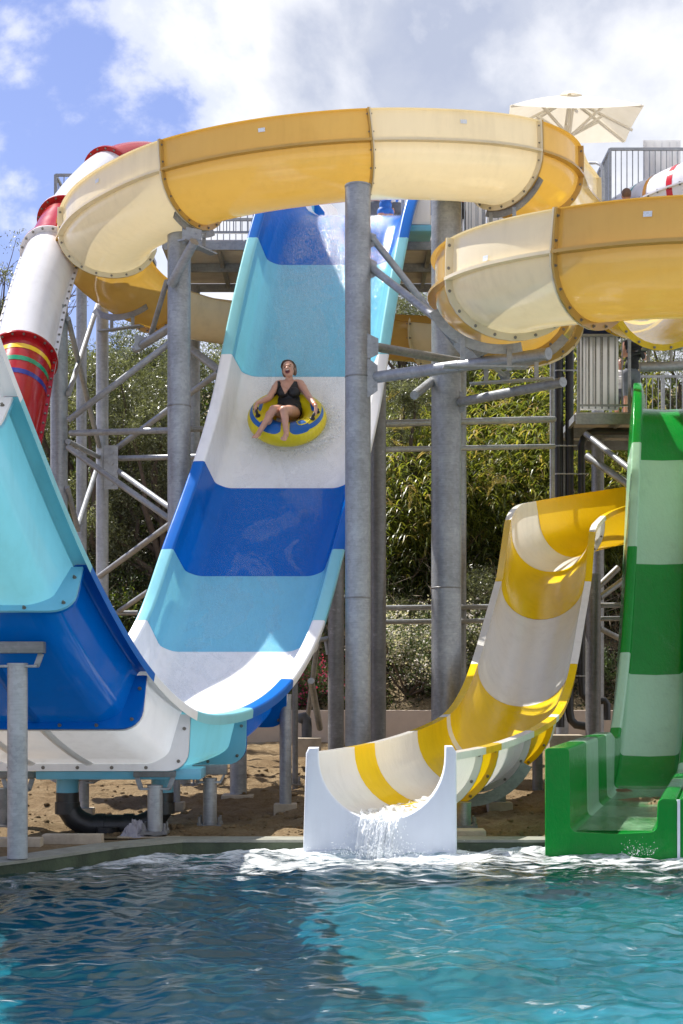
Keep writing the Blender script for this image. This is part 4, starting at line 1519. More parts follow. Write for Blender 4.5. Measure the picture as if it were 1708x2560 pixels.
# short columns and posts on the bare soil under the half-pipe
column('grey post standing at the pool edge, under the left ramp', 44, 50, 12.62, 1664, 'galvanised_bright', base=False, zbot=0.265, cat='post', name='support_post')
for lab, px, w, Y, top, mt, bs in (('short bolted steel post beside the black pipe manifold', 388, 38, 14.75, 1968, 'galvanised_bright', True), ('short bolted steel post right of the crumpled cloth', 525, 35, 15.35, 1950, 'galvanised', True),
                               ('slim grey post at the bottom of the half-pipe, lit at its foot', 714, 30, 17.4, 1740, 'galvanised', False), ('stout pale post behind the aqua panel of the half-pipe', 596, 42, 18.6, 1830, 'galvanised', False),
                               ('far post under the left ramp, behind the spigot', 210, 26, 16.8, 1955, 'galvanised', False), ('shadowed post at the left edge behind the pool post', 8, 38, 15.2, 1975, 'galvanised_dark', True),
                               ('thin dark post behind the slim grey post', 738, 15, 20.4, 1690, 'galvanised_dark', True), ('sunlit tan post behind the bolted post', 439, 24, 17.6, 1950, 'galvanised', False),
                               ('squat bolted post under the yellow run-out beside the white panel', 1160, 36, 15.3, 2010, 'galvanised', True), ('short grey post further back under the yellow run-out', 1249, 32, 17.6, 1945, 'galvanised', False)):
    column(lab, px, w, Y, top, mt, base=bs, cat='post', name='support_post')


def carrier(name, label, c, w, drop, bw=0.10):
    """steel beam with a bent bracket below it, carrying the shell on a post"""
    c = P(*c)
    t = thing(name, label, 'bracket', tuple(c))
    mb = MB()
    mb.box((c.x - w / 2, c.y - 0.06, c.z - bw), (c.x + w / 2, c.y + 0.06, c.z))
    mb.build('beam', M['galvanised_dark'], t, bevel=0.008)
    mb = MB()
    for sg in (-1, 1):
        mb.bar((c.x + sg * (w / 2 - 0.03), c.y, c.z - bw), (c.x + sg * (w / 2 - 0.07), c.y, c.z - drop), 0.05, 0.022)
    mb.bar((c.x - w / 2 + 0.06, c.y, c.z - drop + 0.0), (c.x + w / 2 - 0.06, c.y, c.z - drop + 0.0), 0.10, 0.022)
    mb.build('bent_strap', M['galvanised'], t, bevel=0.004)


carrier('slide_bracket', 'steel bracket on the pool-edge post under the aqua ramp panel', (30, 1604, 12.62), 0.56, 0.21)
carrier('slide_bracket', 'steel bracket under the white panel, on the bolted post by the manifold', (388, 1917, 14.75), 0.42, 0.22)
carrier('slide_bracket', 'steel bracket under the aqua panel, right of the crumpled cloth', (525, 1912, 15.35), 0.36, 0.18)
carrier('slide_bracket', 'steel bracket at the left edge under the white panel', (45, 1922, 15.2), 0.36, 0.22)
carrier('slide_bracket', 'steel bracket over the far post beyond the spigot', (210, 1930, 16.8), 0.36, 0.12)

# black drain manifold
t = thing('drain_manifold', 'thick black plastic drain pipe with elbows on the soil under the half-pipe', 'pipe', (-2.3, 15.2, 0.1))
a, b = P(169, 1980, 15.2), P(406, 1980, 15.2)
zc = CZ + (HY - 2065) / F * 15.2
r = 0.118
bend = lambda x, sg: [(x, 15.2, 0.50), (x, 15.2, zc + 0.26)] + [(x + sg * (0.22 - 0.22 * math.cos(k)), 15.2, zc + 0.26 - 0.24 * math.sin(k)) for k in (0.4, 0.8, 1.2)] + [(x + sg * 0.24, 15.2, zc), (x + sg * 0.34, 15.2, zc)]
mb = MB().tube(bend(a.x, 1), r, 24)
mb.build('elbow', M['black_pipe'], t, 40)
mb = MB().tube(bend(b.x, -1), r, 24)
mb.build('elbow', M['black_pipe'], t, 40)
mb = MB().tube([(a.x + 0.341, 15.2, zc), (b.x - 0.341, 15.2, zc)], r, 24)
mb.build('pipe', M['black_pipe'], t, 40)
for x in (a.x + 0.34, b.x - 0.34):
    mb = MB().tube([(x - 0.05, 15.2, zc), (x + 0.05, 15.2, zc)], r * 1.1, 24)
    mb.build('coupling', M['black_pipe'], t, 40)
for x in (a.x, b.x):
    mb = MB().tube([(x, 15.2, 0.28), (x, 15.2, 0.40)], r * 1.09, 24)
    mb.build('coupling', M['black_pipe'], t, 40)
xm = P(274, 2060, 15.2).x
mb = MB().tube([(xm, 15.1, zc), (xm, 15.1, 0.0)], r * 1.0, 24)
mb.build('outlet', M['black_pipe'], t, 40)

# drain and feed pipes at the right
Yp = 27.0
for lab, px, w, pts in (('left and longest of the three black feed pipes beside the lower platform', 1397, 23, [(1397, 790), (1397, 1490), (1397, 1560), (1400, 1640), (1400, 1818)]),
                        ('middle black feed pipe clipped beside the lower platform', 1424, 21, [(1424, 820), (1424, 1560), (1424, 1780), (1428, 1800), (1440, 1812), (1460, 1815), (1475, 1820), (1478, 1840), (1478, 1860)]),
                        ('black pipe that bends over under the lower platform deck', 1454, 18, [(1700, 1078), (1490, 1078), (1472, 1083), (1459, 1096), (1454, 1115), (1454, 1700), (1456, 1735), (1468, 1750), (1490, 1752), (1512, 1752), (1518, 1760), (1518, 1800)])):
    t = thing('feed_pipe', lab, 'pipe', tuple(P(pts[-1][0], pts[-1][1], Yp)), 'feed pipes by the lower platform')
    q = [P(x, y, Yp) for x, y in pts]
    mb = MB().tube(q, w / 2 / F * Yp, 20)
    mb.build('pipe', M['black_pipe'], t, 50)
    for row in (928, 1116, 1186, 1540, 1690):
        if any(abs(x - px) < 2 and y > row for x, y in pts) and not (px == 1454 and row < 1150):
            cc = P(px, row, Yp)
            mb = MB()
            mb.lathe(cc, [(w / 2 / F * Yp, -0.012), (w / 2 / F * Yp + 0.012, -0.012), (w / 2 / F * Yp + 0.012, 0.012), (w / 2 / F * Yp, 0.012)], 20)
            mb.bar(cc + Vector((0, -0.09, 0)), cc + Vector((0.12, -0.09, 0)), 0.02, 0.02)
            mb.build('clip', M['galvanised_bright'], t)
t = thing('feed_pipe', 'grey capped pipe with a hooded elbow behind the half-pipe, beside the centre column', 'pipe', tuple(P(760, 1865, 24)))
mb = MB().tube([P(767, 1870, 24), P(767, 1815, 24), P(766, 1800, 24), P(760, 1792, 24), P(750, 1794, 24), P(746, 1806, 24)], 0.085, 18)
mb.build('pipe', M['grey_pipe'], t, 40)
t = thing('concrete_footing', 'sunlit concrete footing beside the hooded grey pipe', 'footing', tuple(P(772, 1868, 23.5)))
c = P(772, 1868, 23.5)
mb = MB()
mb.box((c.x - 0.2, c.y - 0.2, c.z - 0.15), (c.x + 0.2, c.y + 0.2, c.z + 0.15))
mb.build('block', M['concrete'], t, bevel=0.02)
for lab, x0, x1, y0, y1, Y, d in (('weathered concrete sleeper beside the black outlet pipe', 104, 254, 2087, 2122, 14.15, 0.16), ('short concrete sleeper at the left edge of the pool', -40, 101, 2096, 2140, 13.9, 0.16),
                              ('concrete kerb block under the crumpled cloth', 292, 450, 2092, 2112, 14.62, 0.2), ('low concrete block under the yellow run-out', 1142, 1216, 2077, 2103, 14.7, 0.3), ('concrete footing behind the black feed pipes', 1374, 1460, 1838, 1866, 23.0, 0.4)):
    a, b = P(x0, y1, Y), P(x1, y0, Y)
    mb = MB()
    mb.box((a.x, Y, a.z - 0.10), (b.x, Y + d, b.z))
    o = mb.build('concrete_block', M['concrete'], None, bevel=0.012)
    tag(o, lab, 'block')


# crumpled cloth
def build_cloth():
    n = 60
    g = np.linspace(-1, 1, n)
    X, Y = np.meshgrid(g, g)
    r = np.sqrt(X ** 2 + Y ** 2)
    h = 0.17 * np.clip(1 - r ** 1.7, 0, 1) + 0.11 * np.abs(vnoise(X + 3, Y + 7, 31, 4, 2.6)) * np.clip(1.25 - r, 0, 1) * 1.6 + 0.02 * vnoise(X, Y, 8, 2, 9)
    c = P(338, 2108, 14.72)
    V = np.stack([c.x + 0.155 * X + 0.06 * vnoise(X + 9, Y, 5, 3, 2.2), c.y + 0.12 * Y + 0.04 * vnoise(X, Y + 4, 6, 3, 2.2), c.z + 0.006 + np.maximum(h, 0)], -1).reshape(-1, 3)
    keep = (r < 0.99).reshape(-1)
    i, j = np.meshgrid(np.arange(n - 1), np.arange(n - 1), indexing='ij')
    a = (i * n + j).ravel()
    Q = np.stack([a, a + 1, a + n + 1, a + n], -1)
    Q = Q[keep[Q].all(1)]
    me = np_mesh('cloth', V, Q)
    bm = bmesh.new()
    bm.from_mesh(me)
    bmesh.ops.delete(bm, geom=[v for v in bm.verts if not v.link_faces], context='VERTS')
    bm.to_mesh(me)
    bm.free()
    o = link('cloth', me, M['cloth_grey'], None, 180)
    md = o.modifiers.new('thickness', 'SOLIDIFY')
    md.thickness = 0.006
    tag(o, 'crumpled grey cloth lying on the kerb beside the black pipe', 'cloth')


build_cloth()


# ---- platforms
def railing(parent, a, b, h, gap=0.105, posts=1.2, mat='galvanised', first=0):
    """guard rail between two deck points: posts, top and bottom rails, upright bars"""
    a, b = Vector(a), Vector(b)
    d = b - a
    n = max(1, round(d.length / posts))
    for k in range(first, n + 1):
        p = a + d * (k / n)
        mb = MB()
        mb.box((p.x - 0.025, p.y - 0.025, p.z), (p.x + 0.025, p.y + 0.025, p.z + h))
        mb.build('rail_post', M[mat], parent)
    for z, w in ((h, 0.045), (0.12, 0.035)):
        mb = MB()
        mb.bar(a + Vector((0, 0, z)), b + Vector((0, 0, z)), w, w)
        mb.build('rail', M[mat], parent)
    mb = MB()
    m = int(d.length / gap)
    for k in range(1, m):
        p = a + d * (k / m)
        mb.box((p.x - 0.008, p.y - 0.008, p.z + 0.12), (p.x + 0.008, p.y + 0.008, p.z + h))
    o = mb.build('balusters', M[mat], parent)
    o['kind'] = 'stuff'


def platform(label, x0, x1, y0, y1, z, th=0.17, beams=0.75, sheets=1.1):
    t = thing('platform', label, 'platform', ((x0 + x1) / 2, (y0 + y1) / 2, z - th))
    n = max(1, round((x1 - x0) / sheets))
    for k in range(n):
        xa, xb = x0 + (x1 - x0) * k / n, x0 + (x1 - x0) * (k + 1) / n
        mb = MB()
        mb.box((xa + 0.006, y0 + 0.03, z - 0.035), (xb - 0.006, y1 - 0.03, z))
        mb.build('deck_sheet', M['deck_soffit'], t)
    for y in (y0, (y0 + y1) / 2, y1):
        mb = MB()
        mb.box((x0, y - 0.025, z - th), (x1, y + 0.025, z - 0.037))
        mb.build('beam', M['galvanised'], t)
    m = int((x1 - x0) / beams)
    for k in range(m + 1):
        x = x0 + (x1 - x0) * k / m
        mb = MB()
        for ya, yb in ((y0 + 0.028, (y0 + y1) / 2 - 0.028), ((y0 + y1) / 2 + 0.028, y1 - 0.028)):
            mb.box((x - 0.03, ya, z - th * 0.72), (x + 0.03, yb, z - 0.037))
        mb.build('joist', M['galvanised'], t)
    return t


DZ = CZ + (HY - 598) / F * 22.9
pm = platform('steel start platform behind the blue slide and the flume', -2.75, 2.2, 22.9, 25.3, DZ)
railing(pm, (-2.75, 22.95, DZ), (-1.35, 22.95, DZ), 1.1)
railing(pm, (-2.75, 25.25, DZ), (2.2, 25.25, DZ), 1.05)
railing(pm, (0.95, 22.95, DZ), (2.2, 22.95, DZ), 1.1)
for x in (-2.5, 2.0):
    mb = MB()
    mb.lathe((x, 25.0, 0.2), [(0.11, 0), (0.11, DZ - 0.37)], 20)
    mb.build('leg', M['galvanised'], pm, 35)

# white start trough of the blue slide
ts = thing('start_tub', 'small white, aqua and blue start tub at the top of the blue slide', 'slide start', tuple(P(755, 535, 23.4)))
for x0, x1, y0, m in ((709, 771, 505, 'white_outside'), (771, 786, 503, 'aqua_outside')):
    a, b = P(x0, 545, 23.3), P(x1, y0, 23.3)
    mb = MB()
    mb.box((a.x, 23.3, a.z - 0.1), (b.x, 23.36, b.z))
    mb.build('tub_side', M[m], ts, bevel=0.012)
a, b = P(786, 540, 23.3), P(812, 503, 23.3)
mb = MB()
mb.add([(x, y, z) for y in (23.3, 23.36) for x, z in ((a.x, a.z - 0.1), (b.x, a.z - 0.1), (b.x, a.z + 0.06), (a.x + 0.03, b.z), (a.x, b.z))], [(0, 1, 2, 3, 4), (9, 8, 7, 6, 5), (0, 5, 6, 1), (1, 6, 7, 2), (2, 7, 8, 3), (3, 8, 9, 4), (4, 9, 5, 0)])
mb.build('tub_side', M['blue_outside'], ts, bevel=0.008)
# end panel of the slide head beside the right column
th_ = thing('start_trough', 'cream slide head panel with an aqua foot beside the thick right column', 'slide start', tuple(P(1050, 570, 22.4)))
a, b = P(1022, 562, 22.2), P(1078, 440, 22.2)
mb = MB()
mb.box((a.x, 22.2, a.z), (b.x, 22.7, b.z))
mb.build('side_panel', M['white_outside'], th_, bevel=0.05)
a2, b2 = P(1022, 578, 22.18), P(1078, 558, 22.18)
mb = MB()
mb.box((a2.x, 22.18, a2.z), (b2.x + 0.02, 22.72, a.z - 0.004))
mb.build('foot_rail', M['aqua_outside'], th_, bevel=0.02)

# upper platform at the right with the parasol
UZ = CZ + (HY - 372) / F * 26.0 - 1.1
pu = platform('upper platform at the right, above the flume', 4.55, 8.2, 26.0, 28.6, UZ)
railing(pu, (4.72, 26.02, UZ), (8.2, 26.02, UZ), 1.1, gap=0.098, posts=1.75)
railing(pu, (4.72, 26.02, UZ), (4.72, 28.5, UZ), 1.097, gap=0.11, first=1)
mb = MB()
for x in (4.9, 8.0):
    mb.lathe((x, 28.3, 0.3), [(0.12, 0), (0.12, UZ - 0.45)], 20)
mb.build('leg', M['galvanised'], pu, 35)
a, b = P(1609, 520, 26.3), P(1702, 350, 26.3)
tp = thing('screen_panel', 'white ribbed screen panel behind the railing of the upper platform', 'panel', tuple(a))
mb = MB()
mb.box((a.x, 26.3, UZ + 0.02), (b.x, 26.34, b.z))
mb.build('sheet', M['screen_sheet'], tp, bevel=0.01)
for k in range(5):
    x = a.x + 0.06 + k * (b.x - a.x - 0.12) / 4
    mb = MB()
    mb.box((x - 0.014, 26.285, UZ + 0.05), (x + 0.014, 26.2985, b.z - 0.04))
    mb.build('rib', M['white_plastic'], tp)
# left platform corner behind the tube slide
LZ = CZ + (HY - 437) / F * 27.0 - 1.1
pl_ = platform('small platform corner behind the red and white tube slide', -5.25, -3.6, 27.0, 28.6, LZ)
railing(pl_, (-5.22, 27.02, LZ), (-4.45, 27.02, LZ), 1.1, gap=0.15, posts=0.8)
railing(pl_, (-5.22, 27.02, LZ), (-5.22, 28.4, LZ), 1.097, gap=0.15, first=1)
mb = MB()
mb.lathe((-4.9, 27.9, 0.3), [(0.1, 0), (0.1, LZ - 0.46)], 20)
mb.build('leg', M['galvanised'], pl_, 35)
# handrail hoop by the flume start
t = thing('grab_rail', 'bright steel grab hoop at the start of the yellow flume', 'handrail', tuple(P(1505, 480, 23.6)))
mb = MB().tube([P(1440, 408, 23.9), P(1492, 407, 23.7), P(1503, 413, 23.6), P(1507, 426, 23.6), P(1508, 500, 23.6)], 0.025, 12)
mb.build('hoop', M['galvanised_bright'], t, 60)
# rail behind the right column at the start level
pr_ = platform('narrow service deck beside the start of the yellow flume', 1.72, 4.3, 23.6, 25.2, DZ + 0.02)
railing(pr_, (1.75, 23.65, DZ + 0.02), (3.9, 23.65, DZ + 0.02), 1.1)
for x0, x1 in ((1165, 1215), (1218, 1262)):
    a, b = P(x0, 575, 23.8), P(x1, 470, 23.8)
    mb = MB()
    mb.box((a.x, 23.8, DZ + 0.05), (b.x, 23.83, b.z))
    mb.build('infill_sheet', M['white_plastic'], pr_)

# lower platform at the right
GZ = CZ + (HY - 1030) / F * 26.2
pg = platform('lower platform left of the green slide', 4.15, 8.3, 26.2, 29.0, GZ, th=0.22)
railing(pg, (4.2, 26.22, GZ), (5.10, 26.22, GZ), 1.36, gap=0.12, posts=0.9)
railing(pg, (5.25, 28.9, GZ), (8.3, 28.9, GZ), 1.2, gap=0.115)
a, b = P(1448, 1020, 26.3), P(1547, 833, 26.3)
tp = thing('screen_panel', 'white ribbed screen panel on the lower platform left of the green slide', 'panel', tuple(a))
mb = MB()
mb.box((a.x, 26.32, GZ + 0.06), (b.x, 26.36, b.z))
mb.build('sheet', M['screen_sheet'], tp, bevel=0.01)
for k in range(6):
    x = a.x + 0.06 + k * (b.x - a.x - 0.12) / 5
    mb = MB()
    mb.box((x - 0.014, 26.305, GZ + 0.08), (x + 0.014, 26.3185, b.z - 0.02))
    mb.build('rib', M['galvanised'], tp)
mb = MB()
for x in (4.3, 8.0):
    mb.lathe((x, 28.8, 0.3), [(0.12, 0), (0.12, GZ - 0.54)], 20)
mb.build('leg', M['galvanised'], pg, 35)
# navy towel hung over that screen
a, b = P(1446, 850, 26.34), P(1549, 815, 26.34)
mb = MB()
n = 14
vs, fs = [], []
for i in range(n + 1):
    x = a.x + (b.x - a.x) * i / n
    k = abs(i / n * 2 - 1)
    dz = 0.02 * math.sin(i * 1.7)
    for dy, z in ((-0.075, b.z - 0.17 - 0.05 * k + dz), (-0.062, b.z - 0.06 + dz), (0.0, b.z + 0.05 - 0.08 * k), (0.07, b.z - 0.06), (0.085, b.z - 0.2 + dz)):
        vs.append((x, 26.34 + dy, z))
for i in range(n):
    for j in range(4):
        q = i * 5 + j
        fs.append((q, q + 5, q + 6, q + 1))
mb.add(vs, fs)
o = mb.build('towel', M['navy_cloth'], None, 180)
md = o.modifiers.new('thickness', 'SOLIDIFY')
md.thickness = 0.012
tag(o, 'dark navy towel hung over the white screen panel of the lower platform', 'towel')


# ---- parasol
def build_parasol():
    Y = 26.6
    apex = P(1424, 238, Y)
    t = thing('parasol', 'square cream parasol open above the upper platform', 'parasol', (apex.x, Y, UZ))
    mb = MB().tube([(apex.x, Y, UZ), (apex.x, Y, apex.z + 0.02)], 0.032, 16)
    mb.build('pole', M['parasol_pole'], t, 40)
    s = 1.13
    rot = 0.0
    cor = [Vector((apex.x + i_ * 1.17, Y + j_ * 0.86, apex.z - 0.52)) for i_, j_ in ((1, 1), (-1, 1), (-1, -1), (1, -1))]
    mb = MB()
    n = 8
    vs, fs = [], []
    for k in range(4):
        a, b = cor[k], cor[(k + 1) % 4]
        base = len(vs)
        for i in range(n + 1):
            for j in range(n + 1):
                u, v = i / n, j / n
                e = a.lerp(b, v)
                p = apex.lerp(e, u)
                sag = 0.04 * u * math.sin(math.pi * v) * (0.3 + 0.7 * u)
                p = p + Vector((0, 0, -sag + 0.04 * math.sin(math.pi * u)))
                inn = (Vector((apex.x, Y, p.z)) - p) * (0.04 * math.sin(math.pi * v) * u)
                vs.append(p + inn)
        for i in range(n):
            for j in range(n):
                q = base + i * (n + 1) + j
                fs.append((q, q + 1, q + n + 2, q + n + 1))
    mb.add(vs, fs)
    m, nt, out = newmat('canvas_canopy')
    c = ramp(nt, noise(nt, 5.0, 4), [(0.3, (0.74, 0.70, 0.60)), (0.7, (0.82, 0.78, 0.69))])
    p = principled(nt, Base_Color=c, Roughness=0.85)
    tr_ = nd(nt, 'ShaderNodeBsdfTranslucent', ins={0: (0.85, 0.79, 0.66, 1)})
    mx = nd(nt, 'ShaderNodeMixShader', ins={0: 0.22})
    nt.links.new(p.outputs[0], mx.inputs[1])
    nt.links.new(tr_.outputs[0], mx.inputs[2])
    nt.links.new(mx.outputs[0], out.inputs[0])
    mb.build('canopy', m, t, 30)
    mb = MB()
    mb.lathe((apex.x, Y, apex.z - 0.01), [(0.26, -0.05), (0.14, 0.03), (0.05, 0.07), (0.001, 0.08)], 8)
    mb.build('vent_cap', m, t, 30)
    mids = [cor[k].lerp(cor[(k + 1) % 4], 0.5) for k in range(4)]
    hub = Vector((apex.x, Y, apex.z - 0.75))
    mb = MB()
    mb.lathe(hub + Vector((0, 0, -0.05)), [(0.033, 0), (0.055, 0.01), (0.055, 0.09), (0.033, 0.1)], 14)
    mb.build('hub', M['parasol_pole'], t, 30)
    for k, e in enumerate(cor + mids):
        top = apex + Vector((0, 0, -0.06))
        end = e + Vector((0, 0, -0.02 if k < 4 else -0.13))
        mb = MB()
        mb.bar(top, top.lerp(end, 0.97), 0.045, 0.035)
        r_ = mb.build('rib', M['parasol_pole'], t)
        mb = MB()
        mb.bar(hub, top.lerp(end, 0.5) + Vector((0, 0, -0.02)), 0.04, 0.04)
        mb.build('strut', M['parasol_pole'], r_)


build_parasol()
# ------------------------------------------------------------------ people and the ring
def skinmat(name, col):
    m, nt, out = newmat(name)
    c = ramp(nt, noise(nt, 9.0, 4), [(0.3, sc(col, 0.9)), (0.7, sc(col, 1.08))])
    p = principled(nt, Base_Color=c, Roughness=0.42, Subsurface_Weight=0.12)
    p.inputs['Subsurface Radius'].default_value = (0.02, 0.008, 0.004)
    nt.links.new(p.outputs[0], out.inputs[0])
    return m


skinmat('skin', (0.55, 0.305, 0.215))
skinmat('skin_tan', (0.42, 0.21, 0.14))
plain('hair_brown', (0.15, 0.08, 0.042), 0.5, 0, 0.35, 60, 0.6, 150)
plain('hair_fair', (0.42, 0.27, 0.12), 0.5, 0, 0.3, 60, 0.5, 150)
plain('swimsuit_black', (0.008, 0.008, 0.010), 0.6, 0, 0.3, 20)
plain('swimsuit_blue', (0.008, 0.11, 0.42), 0.6, 0, 0.2, 20)
plain('mouth', (0.10, 0.012, 0.012), 0.4, 0, 0.1)
plain('teeth', (0.75, 0.72, 0.66), 0.3, 0, 0.03)
plain('eye_dark', (0.03, 0.018, 0.012), 0.3, 0, 0.1)
plain('lips', (0.36, 0.10, 0.085), 0.4, 0, 0.1)
plain('shirt_white', (0.70, 0.70, 0.70), 0.8, 0, 0.06, 8)
plain('cloth_black', (0.012, 0.012, 0.014), 0.85, 0, 0.2, 8)
plain('cloth_shorts', (0.10, 0.11, 0.13), 0.85, 0, 0.2, 8)
plain('cloth_orange', (0.65, 0.13, 0.02), 0.8, 0, 0.1, 8)
plain('rubber_black', (0.012, 0.012, 0.013), 0.55, 0, 0.2, 20)


def cap(mb, a, b, ra, rb, n=14):
    """tapered limb with rounded ends"""
    a, b = Vector(a), Vector(b)
    t = (b - a)
    ln = t.length
    t = t.normalized()
    pts, rs = [], []
    for k in range(1, 5):
        th = math.pi / 2 * (1 - k / 4.0)
        pts.append(a - t * ra * math.sin(th))
        rs.append(max(0.0008, ra * math.cos(th)) if k < 5 else ra)
    for k in range(1, 4):
        pts.append(a + t * ln * k / 4)
        rs.append(ra + (rb - ra) * k / 4)
    for k in range(0, 4):
        th = math.pi / 2 * (k / 4.0)
        pts.append(b + t * rb * math.sin(th))
        rs.append(max(0.0008, rb * math.cos(th)))
    mb.tube(pts, rs, n)


def remeshed(mb, voxel, smooth_it=4, fac=0.5):
    """union of overlapping shapes as one continuous skin"""
    me = bpy.data.meshes.new('tmp')
    me.from_pydata(mb.v, [], mb.f)
    bm = bmesh.new()
    bm.from_mesh(me)
    bmesh.ops.recalc_face_normals(bm, faces=bm.faces)
    bm.to_mesh(me)
    bm.free()
    o = bpy.data.objects.new('tmp', me)
    COL.objects.link(o)
    r = o.modifiers.new('r', 'REMESH')
    r.mode = 'VOXEL'
    r.voxel_size = voxel
    s = o.modifiers.new('s', 'SMOOTH')
    s.factor = fac
    s.iterations = smooth_it
    dg = bpy.context.evaluated_depsgraph_get()
    out = bpy.data.meshes.new_from_object(o.evaluated_get(dg))
    bpy.data.objects.remove(o)
    bpy.data.meshes.remove(me)
    return out


def garment(body, name, mat, parent, test, off=0.006):
    """cloth skin cut from the body surface where test(co) holds, lifted off it"""
    bm = bmesh.new()
    bm.from_mesh(body)
    bm.normal_update()
    bmesh.ops.delete(bm, geom=[f for f in bm.faces if not test(f.calc_center_median())], context='FACES')
    for v in bm.verts:
        v.co += v.normal * off
    me = bpy.data.meshes.new(name)
    bm.to_mesh(me)
    bm.free()
    me.materials.clear()
    o = link(name, me, mat, parent, 180)
    return o


def hand(mb, wrist, palm_dir, across, nrm, size=0.18, curl=0.9, thumb=1):
    """palm with five unequal, bent fingers; curls towards nrm"""
    palm_dir, across, nrm = palm_dir.normalized(), across.normalized(), nrm.normalized()
    pe = wrist + palm_dir * size * 0.48
    for k in (-1, 0, 1):
        cap(mb, wrist + across * k * size * 0.09, pe + across * k * size * 0.14, size * 0.11, size * 0.095, 8)
    for i, (off, ln) in enumerate(((-0.20, 0.40), (-0.07, 0.46), (0.07, 0.43), (0.19, 0.34))):
        p = pe + across * off * size
        d = palm_dir.copy()
        for seg, (fr_, w) in enumerate(((0.46, 0.056), (0.31, 0.05), (0.23, 0.045))):
            ang = curl * (0.55 + 0.35 * seg)
            d2 = (palm_dir * math.cos(ang) + nrm * math.sin(ang)).normalized()
            q = p + d2 * ln * size * fr_
            cap(mb, p, q, size * w, size * w * 0.92, 7)
            p = q
    b = wrist + palm_dir * size * 0.16 - across * thumb * size * 0.15
    m_ = b + (palm_dir * 0.6 - across * thumb * 0.75 + nrm * 0.3).normalized() * size * 0.22
    e = m_ + (palm_dir * 0.75 + nrm * 0.6).normalized() * size * 0.19
    cap(mb, b, m_, size * 0.07, size * 0.06, 7)
    cap(mb, m_, e, size * 0.058, size * 0.05, 7)


def head(mb, c, up, fwd, h=0.225):
    """skull, jaw, cheeks, nose, ears; returns a frame for the features"""
    up, fwd = up.normalized(), fwd.normalized()
    right = fwd.cross(up).normalized()
    up = right.cross(fwd).normalized()
    R = Matrix((right, fwd, up)).transposed()
    q = lambda x, y, z: Vector(c) + right * x * h + fwd * y * h + up * z * h
    mb.ball(q(0, -0.05, 0.13), (0.335 * h, 0.41 * h, 0.37 * h), 16, 12, R)
    mb.ball(q(0, 0.10, -0.12), (0.29 * h, 0.30 * h, 0.33 * h), 14, 10, R)
    mb.ball(q(0, 0.20, -0.34), (0.17 * h, 0.16 * h, 0.13 * h), 10, 8, R)
    for s in (-1, 1):
        mb.ball(q(0.17 * s, 0.23, -0.08), (0.10 * h, 0.10 * h, 0.10 * h), 8, 6, R)
        mb.ball(q(0.335 * s, -0.02, -0.03), (0.035 * h, 0.075 * h, 0.12 * h), 8, 6, R)
    cap(mb, q(0, 0.36, 0.06), q(0, 0.47, -0.09), 0.035 * h, 0.062 * h, 8)
    mb.ball(q(0, 0.36, 0.13), (0.20 * h, 0.04 * h, 0.035 * h), 8, 6, R)
    return q, R, h


# ---- the ring
RF, RL, RN, RT = blue_frame(19.95)                # floor point on the ramp, lateral, normal, up-slope tangent
RC_ray = P(718, 1046, 19.62)
# seat the ring so that its underside touches the ramp
lat = Vector((1, 0, 0))
dn = Vector((0, RT.y, RT.z)).normalized()          # path runs from the platform down: tangent points down-slope
if dn.z > 0:
    dn = -dn
nr = Vector((0, -dn.z, dn.y)).normalized()
if nr.z < 0:
    nr = -nr
RR, Rr = 0.385, 0.165
tilt = Matrix.Rotation(math.radians(-10), 3, 'X')      # riding nose-up on its bow wave
best = None
for yy in np.linspace(18.8, 20.8, 400):
    c_ = P(718, 1046, yy)
    f_, _, n_, _ = blue_frame(yy + 0.15)
    d_ = abs((c_ - f_).dot(nr) - (Rr + 0.02))
    if best is None or d_ < best[0]:
        best = (d_, c_)
RC = best[1]
dn0, nr0 = dn.copy(), nr.copy()
dn, nr = tilt @ dn, tilt @ nr
if (tilt @ Vector((0, -1, 0))).z > 0:
    pass


def tor(th, ph, dr=0.0):
    c = lat * math.cos(th) + dn * math.sin(th)
    return RC + c * (RR + (Rr + dr) * math.cos(ph)) + nr * (Rr + dr) * math.sin(ph)


